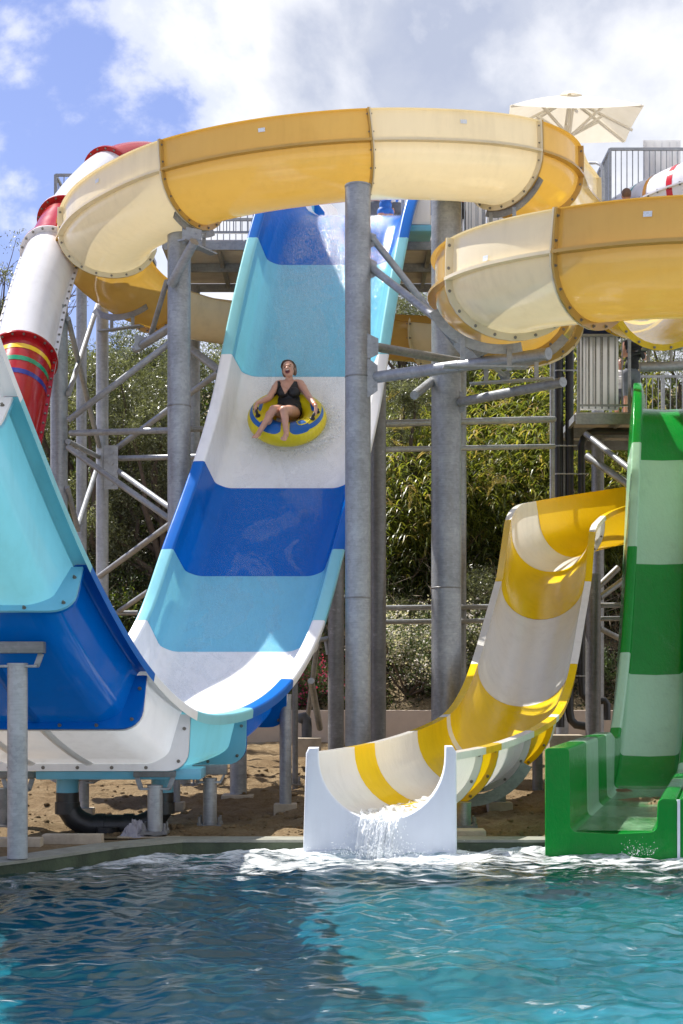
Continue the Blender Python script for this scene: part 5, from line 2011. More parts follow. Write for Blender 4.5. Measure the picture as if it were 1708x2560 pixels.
def build_ring():
    t = thing('swim_ring', 'yellow inflatable ring with blue patches carrying the rider down the slide', 'inflatable ring', tuple(RC - nr * Rr))
    nu, nv = 144, 48
    V, Q, mi = [], [], []
    for i in range(nu):
        th = 2 * math.pi * i / nu
        for j in range(nv):
            ph = 2 * math.pi * j / nv
            puck = 0.0035 * math.sin(i * math.pi * 2 / 3.0) * max(0, math.cos(ph - 0.15)) ** 6
            V.append(tuple(tor(th, ph, puck)))
    for i in range(nu):
        for j in range(nv):
            Q.append((i * nv + j, ((i + 1) % nu) * nv + j, ((i + 1) % nu) * nv + (j + 1) % nv, i * nv + (j + 1) % nv))
    o = link('tube', np_mesh('tube', V, Q), None, t, 180)
    m, nt, out = newmat('ring_yellow')
    p = principled(nt, Base_Color=ramp(nt, noise(nt, 5, 3), [(0.3, (0.72, 0.58, 0.005)), (0.7, (0.80, 0.66, 0.01))]), Roughness=0.32)
    tr_ = nd(nt, 'ShaderNodeBsdfTranslucent', ins={0: (0.9, 0.6, 0.01, 1)})
    mx = nd(nt, 'ShaderNodeMixShader', ins={0: 0.18})
    nt.links.new(p.outputs[0], mx.inputs[1])
    nt.links.new(tr_.outputs[0], mx.inputs[2])
    nt.links.new(mx.outputs[0], out.inputs[0])
    o.data.materials.append(m)
    mblue = plain('ring_blue', (0.004, 0.10, 0.36), 0.32, 0, 0.06, 4)
    # printed patches on the upper face, as thin skins following the tube (angles: th around, ph up from the outer equator)
    d2 = math.radians

    def patch(name, t0, t1, f0, f1, n=40, m=8):
        vs, fs = [], []
        for i in range(n + 1):
            u = i / n
            th = d2(t0 + (t1 - t0) * u)
            lo, hi = f0(u), f1(u)
            for j in range(m + 1):
                vs.append(tuple(tor(th, d2(lo + (hi - lo) * j / m), 0.0022)))
        for i in range(n):
            for j in range(m):
                q = i * (m + 1) + j
                fs.append((q, q + m + 1, q + m + 2, q + 1))
        link(name, np_mesh(name, vs, fs), mblue, t, 180)
    cap1 = lambda u, w: (1 - abs(2 * u - 1) ** w)
    # th: 0 = screen right, 90 = down-slope (towards us), 180 = screen left
    patch('blue_patch', 99, 140, lambda u: 50 - 18 * cap1(u, 4), lambda u: 66 + 70 * cap1(u, 5))
    patch('blue_patch', 48, 84, lambda u: 50 - 18 * cap1(u, 4), lambda u: 66 + 66 * cap1(u, 5))
    patch('blue_stripe', 126, 200, lambda u: 34 + 6 * u + 8 * (1 - cap1(u, 3)), lambda u: 62 - 6 * u - 6 * (1 - cap1(u, 3)))
    patch('blue_stripe', -16, 64, lambda u: 42 - 6 * u + 7 * (1 - cap1(u, 3)), lambda u: 54 + 10 * u - 5 * (1 - cap1(u, 3)))
    patch('blue_stripe', 170, 205, lambda u: 88 + 4 * (1 - cap1(u, 3)), lambda u: 104 - 8 * (1 - cap1(u, 3)))
    patch('blue_stripe', -26, 10, lambda u: 88 + 4 * (1 - cap1(u, 3)), lambda u: 108 - 8 * (1 - cap1(u, 3)))
    # yellow outlined window in the near right patch
    vs = []
    for k in range(25):
        a = 2 * math.pi * k / 24
        vs.append(tor(d2(53 + 13 * max(-1, min(1, 1.35 * math.cos(a)))), d2(92 + 20 * math.sin(a)), 0.004))
    mb = MB()
    mb.tube(vs, 0.007, 6, caps=False)
    mb.build('outline', m, t, 180)
    # black grab handles on webbing
    hs = []
    for th in (d2(168), d2(22)):
        c = tor(th, d2(78), 0.0)
        n_ = (c - (RC + (lat * math.cos(th) + dn * math.sin(th)) * RR)).normalized()
        tg = (-lat * math.sin(th) + dn * math.cos(th)).normalized()
        mb = MB()
        s_ = n_.cross(tg)
        a_, b_ = c - tg * 0.085, c + tg * 0.085
        mb.tube([a_ + n_ * 0.006, a_ + n_ * 0.045, c - tg * 0.05 + n_ * 0.065, c + tg * 0.05 + n_ * 0.065, b_ + n_ * 0.045, b_ + n_ * 0.006], [0.022, 0.02, 0.019, 0.019, 0.02, 0.022], 10)
        o = mb.build('handle', M['rubber_black'], t, 60)
        mb = MB()
        for q in (a_, b_):
            mb.ball(q + n_ * 0.004, (0.04, 0.04, 0.014), 10, 6, Matrix((s_, tg, n_)).transposed())
        mb.build('handle_pad', M['rubber_black'], o, 180)
        hs.append((c + n_ * 0.065, tg, n_))
    # black valve strap at the back
    c = tor(d2(-62), d2(55), 0.004)
    mb = MB()
    mb.ball(c, (0.07, 0.02, 0.02), 10, 6)
    mb.build('strap', M['rubber_black'], t, 180)
    # seat floor of the ring
    mb = MB()
    prof = [(0.0, 0.02 - Rr), (0.2, 0.01 - Rr), (0.30, -Rr * 0.62)]
    mb.lathe(RC, [(max(r, 0.001), z) for r, z in prof], 40, axis=nr)
    mb.build('seat_floor', m, t, 180)
    return hs


HANDLES = build_ring()


def build_rider():
    Y0 = RC.y
    q = lambda zx, zy, dy: P(580 + zx / 5.6, 870 + zy / 5.6, Y0 + dy)
    t = thing('person', 'person in a black swimsuit, mouth wide open, riding the yellow ring down the slide', 'person', tuple(q(800, 950, 0.0)))
    mb = MB()
    hip = q(800, 880, 0.02)
    pel_l, pel_r = q(715, 895, 0.0), q(880, 895, 0.0)
    waist, chest, neck0 = q(800, 740, 0.09), q(795, 600, 0.12), q(803, 478, 0.14)
    # torso
    mb.ball(hip, (0.185, 0.135, 0.13), 16, 12)
    mb.ball(q(802, 820, 0.06), (0.172, 0.125, 0.13), 16, 12)
    mb.ball(waist, (0.155, 0.115, 0.13), 16, 12)
    mb.ball(chest, (0.165, 0.112, 0.15), 16, 12)
    mb.ball(q(800, 515, 0.14), (0.165, 0.085, 0.08), 16, 10)
    for x in (718, 868):
        mb.ball(q(x, 625, 0.0), (0.076, 0.068, 0.072), 12, 10)
    # shoulders and arms (left and right as seen)
    shl, shr = q(648, 512, 0.12), q(958, 502, 0.12)
    mb.ball(q(690, 500, 0.135), (0.085, 0.06, 0.055), 10, 8)
    mb.ball(q(915, 493, 0.135), (0.085, 0.06, 0.055), 10, 8)
    (hlc, hlt, hln), (hrc, hrt, hrn) = HANDLES
    ell, elr = q(515, 705, -0.06), q(1082, 690, -0.03)
    wl = hlc + hln * 0.055 - dn * 0.055 + lat * 0.03
    wr = hrc + hrn * 0.055 - dn * 0.06 - lat * 0.01
    for s_, e_, w_ in ((shl, ell, wl), (shr, elr, wr)):
        cap(mb, s_, e_, 0.060, 0.045)
        mb.ball(s_.lerp(e_, 0.35), (0.056, 0.054, 0.075), 10, 8)
        cap(mb, e_, w_, 0.045, 0.027)
        cap(mb, e_.lerp(w_, 0.08), e_.lerp(w_, 0.45), 0.044, 0.040)
    # legs
    kl, kr = q(582, 865, -0.40), q(728, 872, -0.42)
    al, ar = q(378, 1185, -0.46), q(762, 1200, -0.50)
    for h_, k2, a2 in ((pel_l, kl, al), (pel_r, kr, ar)):
        cap(mb, h_, k2, 0.098, 0.064)
        cap(mb, h_.lerp(k2, 0.1), h_.lerp(k2, 0.6), 0.098, 0.082)
        mb.ball(k2, (0.062, 0.062, 0.062), 12, 8)
        cap(mb, k2, a2, 0.058, 0.034)
        cf = k2.lerp(a2, 0.33) + Vector((0, 0.025, 0))
        mb.ball(cf, (0.056, 0.056, 0.10), 12, 10)
    # feet with toes
    for a2, toe, sd in ((al, q(318, 1258, -0.58), -1), (ar, q(712, 1298, -0.66), 1)):
        d = (toe - a2)
        cap(mb, a2 + Vector((0, 0.03, -0.012)), a2 + d * 0.3, 0.034, 0.034)
        cap(mb, a2, a2 + d * 0.72, 0.034, 0.030)
        side = d.normalized().cross(Vector((0, -0.55, 0.83))).normalized()
        for k in range(5):
            o_ = (k - 2) * 0.0165
            ln = 0.05 - 0.006 * (k if sd > 0 else 4 - k)
            p0 = a2 + d * 0.62 + side * o_
            cap(mb, p0, p0 + d.normalized() * (ln + 0.018), 0.0145, 0.0095, 7)
    # neck and head, tipped back laughing
    hc = q(795, 305, 0.10)
    cap(mb, neck0, q(800, 385, 0.115), 0.058, 0.05)
    up, fw = Vector((-0.10, 0.22, 1.0)), Vector((-0.20, -1.0, 0.16))
    fq, R, h = head(mb, hc, up, fw, 0.262)
    for (wv, hd, nv, sd, dirn) in ((wl, hlc, hln, 1, -1), (wr, hrc, hrn, -1, -1)):
        pd = (hd + nv * 0.03 - wv).normalized()
        ac = hlt if wv is wl else hrt
        hand(mb, wv, pd, ac, -nv, 0.155, 0.95, sd)
    body = remeshed(mb, 0.0065, 3)
    bo = link('body', body, M['skin'], t, 180)
    # swimsuit: scoop-necked one-piece with straps
    right, fwd_, upv = Vector((1, 0, 0)), Vector((0, -1, 0)), Vector((0, 0, 1))
    S = F / Y0

    def suit(c):
        zx = (HX + c.x / c.y * F - 580) * 5.6
        zy = (HY - (c.z - CZ) / c.y * F - 870) * 5.6
        dy = c.y - Y0
        if zy < 468 or zy > 985:
            return False
        front = dy < 0.115
        if zy < 640:
            k = (zy - 468) / 172.0
            if front:
                inner_l, inner_r = 672 + 66 * k ** 1.3, 868 - 120 * k ** 1.1
                outer_l, outer_r = 640 - 32 * k ** 2, 912 + 50 * k
                return (outer_l < zx < inner_l) or (inner_r < zx < outer_r)
            return 640 < zx < 960 and zy > 500
        if zy < 830:
            lo, hi = 588, 985
            return lo < zx < hi and dy > -0.16
        k = (zy - 830) / 155.0
        return 630 + 40 * k < zx < 985 - 15 * k and dy > -0.14 + 0.13 * k
    garment(body, 'swimsuit', M['swimsuit_black'], t, suit, 0.007)
    # hair pulled back to a pony tail
    hb = MB()
    hb.ball(fq(0, -0.10, 0.17), (0.385 * h, 0.435 * h, 0.41 * h), 16, 12, R)
    hb.ball(fq(0, -0.36, 0.02), (0.22 * h, 0.2 * h, 0.24 * h), 12, 8, R)
    for s_ in (-1, 1):
        hb.ball(fq(0.27 * s_, -0.16, -0.02), (0.14 * h, 0.24 * h, 0.30 * h), 10, 8, R)
    cap(hb, fq(0.12, -0.42, -0.05), fq(0.34, -0.34, -0.62), 0.075 * h * 1.3, 0.03 * h)
    for s_ in (-1, 1):
        cap(hb, fq(0.30 * s_, 0.12, 0.30), fq(0.35 * s_, -0.06, -0.02), 0.05 * h, 0.045 * h, 8)
    hm = remeshed(hb, 0.0065, 2)
    bm = bmesh.new()
    bm.from_mesh(hm)

    def face_side(c):
        d = c - fq(0, 0, 0)
        f_ = d.dot(R.col[1]) / h
        u_ = d.dot(R.col[2]) / h
        x_ = abs(d.dot(R.col[0]) / h)
        return f_ > 0.10 + 0.5 * max(0, u_ - 0.25) - 0.2 * max(0, x_ - 0.30) and u_ < 0.46
    bmesh.ops.delete(bm, geom=[f for f in bm.faces if face_side(f.calc_center_median())], context='FACES')
    bm.to_mesh(hm)
    bm.free()
    ho = link('hair', hm, M['hair_brown'], t, 180)
    sr = rng(77)
    st = MB()
    for k in range(90):
        a = sr.uniform(-1.9, 1.9)
        x0 = 0.10 + 0.05 * sr.normal()
        pts = []
        for j in range(5):
            u = j / 4
            rx, ry = 0.385 + 0.012 * sr.normal(), 0.44 + 0.012 * sr.normal()
            th = u * 1.75
            pts.append(fq((x0 * (1 - u)) + rx * math.sin(th) * math.sin(a), -0.10 - ry * math.sin(th) * math.cos(a * 0.75) * (1 if abs(a) < 1.5 else 0.4) + 0.10 * (1 - u), 0.17 + 0.41 * math.cos(th)))
        st.tube(pts, [0.010 * h, 0.016 * h, 0.016 * h, 0.012 * h, 0.004 * h], 4, caps=False)
    for k in range(16):
        p_ = fq(0.10 + 0.03 * sr.normal(), -0.42, -0.05 + 0.04 * sr.normal())
        e_ = fq(0.36 + 0.06 * sr.normal(), -0.30 + 0.05 * sr.normal(), -0.72 + 0.08 * sr.normal())
        st.tube([p_, p_.lerp(e_, 0.5) + Vector((0.01, 0, 0.005)), e_], [0.02 * h, 0.018 * h, 0.005 * h], 5, caps=False)
    st.build('strands', M['hair_brown'], ho, 180)
    # open mouth, teeth, eyes, brows
    f = MB()
    f.ball(fq(0, 0.355, -0.225), (0.118 * h, 0.045 * h, 0.105 * h), 12, 8, R)
    mo = f.build('mouth', M['mouth'], t, 180)
    f = MB()
    f.ball(fq(0, 0.385, -0.155), (0.085 * h, 0.025 * h, 0.024 * h), 10, 6, R)
    f.build('teeth', M['teeth'], mo, 180)
    f = MB()
    ring = [fq(0.125 * math.cos(a), 0.375 - 0.02 * abs(math.cos(a)), -0.225 + 0.115 * math.sin(a)) for a in np.linspace(0, 2 * math.pi, 17)]
    f.tube(ring, 0.017 * h, 6, caps=False)
    f.build('lips', M['lips'], mo, 180)
    for s_ in (-1, 1):
        f = MB()
        f.ball(fq(0.145 * s_, 0.325, 0.045), (0.055 * h, 0.022 * h, 0.02 * h), 8, 6, R)
        f.build('eye', M['eye_dark'], t, 180)
        f = MB()
        f.tube([fq(0.07 * s_, 0.372, 0.125), fq(0.145 * s_, 0.362, 0.155), fq(0.225 * s_, 0.305, 0.125)], 0.013 * h, 6)
        f.build('eyebrow', M['hair_brown'], t, 180)
    # wrist band
    f = MB()
    w0 = wr.lerp(elr, 0.14)
    ax = (elr - wr).normalized()
    f.lathe(w0, [(0.030, -0.008), (0.034, -0.008), (0.034, 0.008), (0.030, 0.008)], 18, axis=ax)
    f.build('wrist_band', M['cloth_orange'], t, 40)


build_rider()


def standing(label, base, height, yaw, top, bottom, hair, skin='skin_tan', arms='down', lean=0.0, top_z=(0.52, 0.83), bottom_z=(0.26, 0.54)):
    """upright figure; fractions of height for the clothing bands"""
    t = thing('person', label, 'person', base)
    H = height
    B = Vector(base)
    Rz = Matrix.Rotation(yaw, 3, 'Z')
    q = lambda x, y, z: B + Rz @ Vector((x * H, y * H - lean * max(0, z - 0.5) * H, z * H))
    mb = MB()
    for s in (-1, 1):
        cap(mb, q(0.052 * s, 0, 0.49), q(0.058 * s, -0.005, 0.27), 0.052 * H, 0.036 * H)
        cap(mb, q(0.058 * s, -0.005, 0.27), q(0.06 * s, 0.012, 0.045), 0.035 * H, 0.021 * H)
        cap(mb, q(0.06 * s, 0.02, 0.022), q(0.066 * s, -0.075, 0.014), 0.022 * H, 0.014 * H)
        if arms == 'down':
            e, w = q(0.135 * s, 0.01, 0.64), q(0.145 * s, -0.03, 0.50)
        elif arms == 'folded':
            e, w = q(0.14 * s, -0.02, 0.66), q(0.02 * s, -0.11, 0.69)
        else:
            e, w = q(0.15 * s, -0.03, 0.66), q(0.11 * s, -0.16, 0.60)
        cap(mb, q(0.108 * s, 0, 0.80), e, 0.030 * H, 0.023 * H)
        cap(mb, e, w, 0.023 * H, 0.015 * H)
        hand(mb, w, (w - e), Rz @ Vector((0, 1, 0)), Rz @ Vector((-s, 0, 0)), 0.105 * H, 0.5, s)
    mb.ball(q(0, 0, 0.50), (0.09 * H, 0.065 * H, 0.065 * H), 14, 10, Rz)
    mb.ball(q(0, 0, 0.58), (0.078 * H, 0.056 * H, 0.075 * H), 14, 10, Rz)
    mb.ball(q(0, 0, 0.69), (0.088 * H, 0.058 * H, 0.085 * H), 14, 10, Rz)
    mb.ball(q(0, 0, 0.785), (0.098 * H, 0.045 * H, 0.04 * H), 14, 8, Rz)
    cap(mb, q(0, 0.005, 0.79), q(0, 0.0, 0.88), 0.032 * H, 0.029 * H)
    fq, R, h = head(mb, q(0, 0, 0.932), Vector((0, 0, 1)), Rz @ Vector((0, -1, 0)), 0.135 * H)
    body = remeshed(mb, 0.0075 * max(1.0, H), 3)
    link('body', body, M[skin], t, 180)
    iv = Rz.inverted()

    def loc(c):
        p = iv @ (c - B)
        return p.x / H, p.y / H, p.z / H
    if top:
        garment(body, 'shirt', M[top], t, lambda c: top_z[0] < loc(c)[2] < top_z[1] and abs(loc(c)[0]) < (0.135 if loc(c)[2] > 0.72 else 0.105), 0.008)
    if bottom:
        garment(body, 'shorts', M[bottom], t, lambda c: bottom_z[0] < loc(c)[2] < bottom_z[1] and abs(loc(c)[0]) < 0.112, 0.010)
    hb = MB()
    hb.ball(fq(0, -0.10, 0.17), (0.37 * h, 0.42 * h, 0.38 * h), 14, 10, R)
    if hair == 'hair_fair':
        cap(hb, fq(0, -0.35, 0.0), fq(0.0, -0.30, -0.7), 0.2 * h, 0.1 * h)
    hm = remeshed(hb, 0.009, 2)
    bm = bmesh.new()
    bm.from_mesh(hm)
    bmesh.ops.delete(bm, geom=[f_ for f_ in bm.faces if (f_.calc_center_median() - fq(0, 0, 0)).dot(R.col[1]) / h > 0.15 and (f_.calc_center_median() - fq(0, 0, 0)).dot(R.col[2]) / h < 0.36], context='FACES')
    bm.to_mesh(hm)
    bm.free()
    link('hair', hm, M[hair], t, 180)
    for s in (-1, 1):
        f = MB()
        f.ball(fq(0.145 * s, 0.335, 0.045), (0.05 * h, 0.02 * h, 0.02 * h), 8, 6, R)
        f.build('eye', M['eye_dark'], t, 180)
    f = MB()
    f.ball(fq(0, 0.385, -0.225), (0.09 * h, 0.02 * h, 0.018 * h), 8, 6, R)
    f.build('mouth', M['lips'], t, 180)
    return t


DZp = DZ + 0.003
standing('child in a blue swimsuit standing at the top of the blue slide', (P(964, 500, 23.5).x, 23.5, DZp), 1.24, 0.25, 'swimsuit_blue', 'swimsuit_blue', 'hair_fair', arms='forward', top_z=(0.5, 0.76), bottom_z=(0.46, 0.54))
standing('grown-up in a white shirt behind the child at the top of the blue slide', (P(990, 500, 24.1).x, 24.1, DZp), 1.72, 0.1, 'shirt_white', 'cloth_shorts', 'hair_brown', arms='forward')
standing('person with bare shoulders left of the child at the top of the slide', (P(943, 500, 24.0).x, 24.0, DZp), 1.70, 0.3, None, 'cloth_shorts', 'hair_brown', arms='down')
standing('person in black with an orange shirt behind the thick right column', (P(1158, 500, 24.2).x, 24.2, DZ + 0.023), 1.75, 0.0, 'cloth_orange', 'cloth_black', 'hair_brown', bottom_z=(0.05, 0.54))
standing('person in a black shirt on the lower platform beside the green slide', (P(1578, 900, 27.2).x, 27.2, GZ + 0.003), 1.78, 0.5, 'cloth_black', 'cloth_shorts', 'hair_brown', arms='folded', lean=0.15)
standing('person in a pale shirt behind the white screen panel of the lower platform', (P(1552, 900, 27.6).x, 27.6, GZ + 0.003), 1.25, -0.3, 'shirt_white', 'cloth_shorts', 'hair_brown', arms='folded')
standing('dark-haired person whose head shows below the upper platform railing', (P(1566, 470, 25.4).x, 25.4, CZ + (HY - 470) / F * 25.4 - 1.72), 1.70, 3.0, 'shirt_white', 'cloth_black', 'hair_brown')
# ------------------------------------------------------------------ planting
leafmat('olive_leaf', [(0.0, (0.045, 0.050, 0.022)), (0.4, (0.11, 0.12, 0.056)), (0.75, (0.20, 0.21, 0.12)), (1.0, (0.36, 0.37, 0.27))], 0.32, 0.35)
leafmat('brush_leaf', [(0.0, (0.040, 0.030, 0.018)), (0.35, (0.030, 0.045, 0.014)), (0.7, (0.075, 0.11, 0.025)), (0.9, (0.15, 0.19, 0.03)), (1.0, (0.24, 0.16, 0.05))], 0.35)
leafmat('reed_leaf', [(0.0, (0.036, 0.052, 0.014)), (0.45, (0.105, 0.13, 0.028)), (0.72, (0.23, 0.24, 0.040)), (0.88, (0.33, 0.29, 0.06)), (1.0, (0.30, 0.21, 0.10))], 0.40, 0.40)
leafmat('shrub_leaf', [(0.0, (0.035, 0.06, 0.020)), (0.5, (0.10, 0.15, 0.05)), (1.0, (0.22, 0.27, 0.13))], 0.30)
leafmat('petal_white', [(0.0, (0.62, 0.56, 0.50)), (1.0, (0.80, 0.77, 0.74))], 0.35, 0.6, 1.0)
leafmat('petal_pink', [(0.0, (0.45, 0.03, 0.12)), (1.0, (0.65, 0.10, 0.22))], 0.35, 0.6, 1.0)
leafmat('twig', [(0.0, (0.06, 0.045, 0.03)), (1.0, (0.20, 0.15, 0.10))], 0.0, 0.8)


def leaf_mesh(name, c, d, n, ln, wd, tint):
    """one folded diamond-ended leaf per row: centre c, axis d, face normal n, length ln, width wd"""
    d = d / np.linalg.norm(d, axis=1)[:, None]
    s = np.cross(d, n)
    s /= np.maximum(1e-6, np.linalg.norm(s, axis=1))[:, None]
    ln, wd = ln[:, None], wd[:, None]
    v = np.stack([c - d * ln * 0.5, c - s * wd * 0.5 - d * ln * 0.05, c + d * ln * 0.5, c + s * wd * 0.5 - d * ln * 0.05], 1)
    k = len(c)
    me = np_mesh(name, v.reshape(-1, 3), np.arange(4 * k).reshape(k, 4))
    a = me.attributes.new('tint', 'FLOAT', 'POINT')
    a.data.foreach_set('value', np.repeat(tint, 4).astype(np.float32))
    return me


def unit(r, n):
    v = r.normal(size=(n, 3))
    return v / np.linalg.norm(v, axis=1)[:, None]


def crown(r, blobs, n, ln, wd, droop=0.0, up=0.0):
    """leaves on twig sprays spread through the volume of overlapping clumps"""
    w = np.array([b[3] ** 2 for b in blobs])
    w /= w.sum()
    sprays = n // 14
    which = r.choice(len(blobs), sprays, p=w)
    B = np.array(blobs)
    dirs = unit(r, sprays)
    rad = B[which, 3] * (0.35 + 0.65 * r.random(sprays) ** 0.45)
    c = B[which, :3] + dirs * rad[:, None] * np.array([1, 1, 0.85])
    ax = dirs + 0.7 * unit(r, sprays)
    ax[:, 2] += up - droop
    ax /= np.linalg.norm(ax, axis=1)[:, None]
    spray_t = np.clip(r.normal(0.45, 0.2, sprays), 0, 1)
    k = 14
    pos = np.repeat(c, k, 0) + np.repeat(ax, k, 0) * (np.tile(np.linspace(-0.5, 0.5, k), sprays) * ln * 5.5)[:, None] + r.normal(0, ln * 0.35, (sprays * k, 3))
    d = np.repeat(ax, k, 0) * 0.7 + unit(r, sprays * k) * 0.9
    nn = unit(r, sprays * k)
    m = len(pos)
    t = np.clip(np.repeat(spray_t, k) + r.normal(0, 0.16, m), 0, 1)
    return pos, d, nn, ln * (0.7 + 0.6 * r.random(m)), wd * (0.7 + 0.6 * r.random(m)), t


def limbs(mb, base, tips, r0, rr, kink=0.25):
    base = Vector(base)
    for tip in tips:
        tip = Vector(tip)
        n = 6
        pts, rs = [], []
        for k in range(n + 1):
            u = k / n
            p = base.lerp(tip, u)
            j = kink * math.sin(math.pi * u)
            p += Vector((rr.normal() * j, rr.normal() * j, rr.normal() * j * 0.4)) * 0.6
            pts.append(base if k == 0 else p)
            rs.append(r0 * (1 - u) ** 0.8 + 0.012)
        mb.tube(pts, rs, 7)


def tree(name, label, px, Y, top_row, width, seed, n, mat='olive_leaf', ln=0.085, wd=0.02, group=None, base_z=None, flat=0.8, cat='tree', nblob=13, bare=0.0):
    r = rng(seed)
    x = (px - HX) / F * Y
    z0 = float(hill_z(np.array([x]), np.array([Y]))[0]) if base_z is None else base_z
    z1 = CZ + (HY - top_row) / F * Y
    H = max(1.2, z1 - z0)
    t = thing(name, label, cat, (x, Y, z0), group)
    W = width
    blobs = []
    for k in range(nblob):
        a = r.random() * 6.283
        rad = W * 0.5 * math.sqrt(r.random()) * 0.85
        zz = z0 + H * (0.28 + 0.62 * r.random())
        taper = 1.0 - 0.45 * max(0, (zz - z0) / H - 0.55) / 0.45
        br = (0.20 + 0.16 * r.random()) * min(W, H) * 0.62
        blobs.append((x + math.cos(a) * rad * taper, Y + math.sin(a) * rad * taper * 0.8, min(zz, z1 - br * 0.8), br))
    blobs.append((x, Y, z1 - 0.24 * min(W, H), 0.26 * min(W, H)))
    mb = MB()
    fork = Vector((x + 0.1, Y, z0 + H * 0.25))
    mb.tube([(x, Y, z0 - 0.2), (x + 0.06, Y, z0 + H * 0.13), fork], [0.055 * H * 0.5, 0.042 * H * 0.5, 0.035 * H * 0.5], 9)
    limbs(mb, fork, [b[:3] for b in blobs], 0.03 * H * 0.5, r, 0.18)
    mb.build('trunk', M['bark'], t, 60)
    cr = crown(r, blobs, n, ln, wd)
    link('crown', leaf_mesh('crown', *cr), M[mat], t)
    return t


def plant_all():
    g1 = 'olive trees on the slope'
    specs = [('silvery olive tree behind the thin left column', 300, 33.5, 868, 3.0, 61, 26000), ('tall olive tree between the left columns, highest against the sky', 345, 36.5, 790, 3.4, 62, 34000),
             ('olive tree behind the gap between left column and blue slide', 470, 34.5, 840, 3.0, 63, 28000), ('olive tree at the far left behind the tube slide', 150, 35.0, 850, 3.4, 64, 28000),
             ('olive tree just behind the blue slide', 640, 38.0, 800, 4.5, 65, 26000), ('olive tree whose top shows right of the blue slide under the platform', 1010, 39.0, 705, 3.4, 66, 30000),
             ('dark olive tree right of the centre column', 1010, 34.5, 930, 2.2, 67, 20000), ('olive tree behind the lower platform at the right', 1500, 40.0, 790, 4.2, 68, 30000), ('olive tree behind the green slide at the right edge', 1690, 40.5, 770, 4.2, 69, 22000),
             ('olive tree on the ridge behind the front loop of the flume', 1180, 39.5, 800, 4.4, 72, 30000), ('olive tree on the ridge above the reeds, left of the feed pipes', 1340, 41.0, 805, 4.4, 73, 30000),
             ('low olive tree between the frame braces at the left', 220, 32.6, 960, 2.6, 70, 22000), ('low olive tree beside the left edge of the blue slide', 400, 32.4, 980, 2.6, 71, 22000)]
    for lab, px, Y, top, w, sd, n in specs:
        tree('olive_tree', lab, px, Y, top, w, sd, n, group=g1)
    # thin, half bare tree at the left edge
    r = rng(90)
    x, Y = (-20 - HX) / F * 30.5, 30.9
    z0 = gz(x, 29.5)
    t = thing('sparse_tree', 'sparse half-bare tree with fine twigs at the left edge against the sky', 'tree', (x, Y, z0))
    mb = MB()
    mb.tube([(x, Y, z0), (x - 0.1, Y, 4.0), (x + 0.05, Y, 6.8)], [0.16, 0.12, 0.09], 9)
    tips = []
    for k in range(34):
        f = P(-110 + 310 * r.random(), 615 + 300 * r.random() ** 0.8, Y + r.normal() * 0.4)
        if f.x > P(165, 0, Y).x:
            continue
        tips.append(f)
    limbs(mb, (x + 0.05, Y, 6.6), tips, 0.035, r, 0.22)
    twt = []
    for f in tips:
        for k in range(7):
            q = f + Vector((r.normal() * 0.34, r.normal() * 0.3, 0.10 + r.normal() * 0.25))
            s_ = f.lerp(Vector((x, Y, 6.6)), 0.3 * r.random())
            m_ = s_.lerp(q, 0.5) + Vector((r.normal(), r.normal(), r.normal())) * 0.05
            mb.tube([s_, m_, q], [0.011, 0.008, 0.004], 4, caps=False)
            twt.append(q)
    mb.build('trunk', M['bark'], t, 60)
    blobs = [(q.x, q.y, q.z, 0.16 + 0.12 * r.random()) for q in twt if q.z < P(0, 770, Y).z or r.random() < 0.22]
    link('crown', leaf_mesh('crown', *crown(r, blobs, 15000, 0.075, 0.018)), M['olive_leaf'], t)

    # ---- masses nobody could count: undergrowth and reeds
    r = rng(101)
    n = 120000
    Yb = WALL_Y + 0.5 + 13.0 * r.random(n)
    pxb = -200 + 2200 * r.random(n)
    xb = (pxb - HX) / F * Yb
    hz = hill_z(xb, Yb)
    hgt = 0.15 + 1.9 * r.random(n) ** 1.2 * (0.55 + 0.9 * np.clip(vnoise(xb, Yb, 55, 3, 0.5) + 0.3, 0, 1))
    lowzone = np.exp(-((Yb - WALL_Y) / 2.4) ** 2)
    hgt *= 1 - 0.9 * lowzone * ((pxb > 700))
    hgt *= np.where((pxb > 930) & (Yb < WALL_Y + 2.4) & (r.random(n) < 0.8), 0.05, 1.0)
    c = np.stack([xb, Yb, hz + hgt], 1)
    tint = np.clip(0.25 + 0.35 * vnoise(xb, Yb * 1.3, 66, 3, 0.8) + 0.2 * hgt / 2 + r.normal(0, 0.18, n), 0, 1)
    me = leaf_mesh('undergrowth', c, unit(r, n) + np.array([0, 0, 0.4]), unit(r, n), (0.09 + 0.10 * r.random(n)) * (1 + (Yb - WALL_Y) * 0.07), (0.025 + 0.03 * r.random(n)) * (1 + (Yb - WALL_Y) * 0.07), tint)
    tag(link('undergrowth', me, M['brush_leaf']), 'tangled dark undergrowth covering the slope behind the slides', 'undergrowth', kind='stuff')
    # dry twigs in it
    r = rng(102)
    n = 9000
    Yb = WALL_Y + 0.6 + 6 * r.random(n)
    xb = ((-100 + 1900 * r.random(n)) - HX) / F * Yb
    c = np.stack([xb, Yb, hill_z(xb, Yb) + 0.1 + 1.9 * r.random(n)], 1)
    d = unit(r, n) + np.array([0, 0, 0.6])
    me = leaf_mesh('dry_twigs', c, d, unit(r, n), 0.35 + 0.6 * r.random(n), np.full(n, 0.012), r.random(n))
    tag(link('dry_twigs', me, M['twig']), 'dry brown twigs tangled in the undergrowth of the slope', 'twigs', kind='stuff')

    # reeds: canes with long drooping leaves
    r = rng(103)
    V, Q, T = [], [], []
    nb = 0
    stems = 1500
